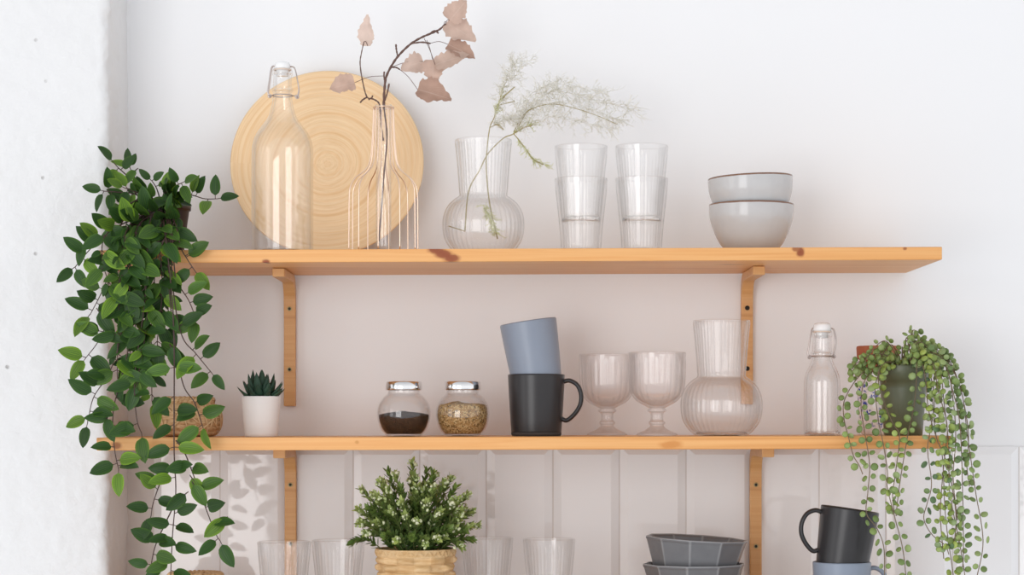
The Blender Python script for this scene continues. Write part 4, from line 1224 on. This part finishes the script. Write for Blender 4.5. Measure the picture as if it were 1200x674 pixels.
    # short shoots heaped over the rim
    for k in range(27):
        a = rnd.uniform(1004, 1034) if k % 3 == 0 else rnd.uniform(1066, 1114)
        if k % 5 == 4: a = rnd.uniform(1036, 1066)
        yy = (423 if k % 5 == 4 else 414) + abs(a - 1062) * .18 + rnd.gauss(0, 6) - (4 if a > 1060 else 0)
        dY = -.16 - .075 * rnd.random()
        strand([c, ((a + 1058) / 2, yy - 8 - 6 * rnd.random(), dY), (a, yy + 2, dY), (a + (a - 1058) * .12, yy + 9 + 9 * rnd.random(), dY - .005)], .1 + .25 * rnd.random(), 8, 3.4, .35)
    for a, yy, bx in ((1080, 402, 1076), (1090, 405, 1084), (1034, 402, 1040)):
        strand([c, (bx, 415, -.19), (a, yy, -.2)], .1, 8, 3.3, .3)
string_plant()

def planter():
    Y = -.066; s = S(Y); x = X(1029, Y); z0 = lo_z(x) + .0002
    root = thing('patterned_planter', (x, Y, z0), 'white planter with blue flower pattern behind the olive pot', 'planter')
    H = 72 * s
    outer = [(18 * s, 0, 0.), (19 * s, .001, 0.), (21 * s, 8 * s, 0.), (24 * s, 38 * s, 0.), (25.2 * s, 70 * s, 0.), (25.4 * s, 72 * s, 0.)]
    m = MB(); lathe(m, dedup(vessel(outer, .0028, .004)), 64); m.build('planter_body', M['delft'], root)
    r2 = thing('terracotta_pot', (x, Y, z0 + .032), 'terracotta pot rim showing above the blue patterned planter', 'pot')
    zt = CAM_Z + (HOR - 407) * s - (z0 + .032); zr = CAM_Z + (HOR - 421) * s - (z0 + .032)
    outer = [(15 * s, 0, 0.), (15.6 * s, .001, 0.), (21.8 * s, zr - .0006, 0.), (24 * s, zr, 0.), (24.6 * s, zr + .001, 0), (25.2 * s, zt - .001, 0.), (25 * s, zt, 0.)]
    m = MB(); lathe(m, dedup(vessel(outer, .0035, .004)), 64); m.build('pot_body', M['terracotta'], r2)
planter()

# ------------------------------------------------------------------ light: daylight from two windows and the open room
def area(name, loc, target, sx, sy, power, col=(1, 1, 1)):
    l = bpy.data.lights.new(name, 'AREA'); l.shape = 'RECTANGLE'; l.size = sx; l.size_y = sy; l.energy = power; l.color = col
    o = bpy.data.objects.new(name, l); C.objects.link(o); o.location = loc
    d = Vector(target) - Vector(loc); o.rotation_euler = d.to_track_quat('-Z', 'Y').to_euler()
    return o
area('window_daylight_front', (-1.70, -4.1, 1.50), (-1.70, 0, 1.50), 1.85, 1.9, 44, (1, .995, .99))
area('window_daylight_left', (-3.0, -2.3, 1.75), (0, -2.3, 1.75), 1.2, 1.7, 8, (1, .99, .98))
w = bpy.data.worlds.new('room_light'); bpy.context.scene.world = w; w.use_nodes = True
nt = w.node_tree; nt.nodes.clear()
tc = nt.nodes.new('ShaderNodeTexCoord'); sp = nt.nodes.new('ShaderNodeSeparateXYZ'); nt.links.new(tc.outputs['Generated'], sp.inputs[0])
rp = nt.nodes.new('ShaderNodeValToRGB'); nt.links.new(sp.outputs[2], rp.inputs[0])
mr = nt.nodes.new('ShaderNodeMath'); mr.operation = 'MULTIPLY_ADD'; mr.inputs[1].default_value = .5; mr.inputs[2].default_value = .5
nt.links.new(sp.outputs[2], mr.inputs[0]); nt.links.new(mr.outputs[0], rp.inputs[0])
rp.color_ramp.elements.new(.5)
for el, p_, c_ in zip(rp.color_ramp.elements, (.2, .5, .95), ((1.10, 1.11, 1.14), (1.26, 1.27, 1.30), (.62, .63, .66))):
    el.position = p_; el.color = (*c_, 1)
bg = nt.nodes.new('ShaderNodeBackground'); bg.inputs[1].default_value = .88
nt.links.new(rp.outputs[0], bg.inputs[0])
wo = nt.nodes.new('ShaderNodeOutputWorld'); nt.links.new(bg.outputs[0], wo.inputs[0])

# ------------------------------------------------------------------ camera
cam = bpy.data.cameras.new('camera'); co = bpy.data.objects.new('camera', cam); C.objects.link(co)
co.location = (0, CAM_Y, CAM_Z); co.rotation_euler = (PI / 2, 0, 0)
cam.sensor_width = 36; cam.lens = F * 36 / 1200; cam.shift_y = (HOR - 337) / 1200; cam.clip_end = 50
sc = bpy.context.scene; sc.camera = co
sc.view_settings.view_transform = 'Standard'; sc.view_settings.look = 'None'
sc.view_settings.gamma = 1; sc.view_settings.use_curve_mapping = False; sc.view_settings.exposure = .06
sc.cycles.max_bounces = 16; sc.cycles.transmission_bounces = 14; sc.cycles.transparent_max_bounces = 32; sc.cycles.glossy_bounces = 6; sc.cycles.diffuse_bounces = 5
sc.cycles.sample_clamp_indirect = 6
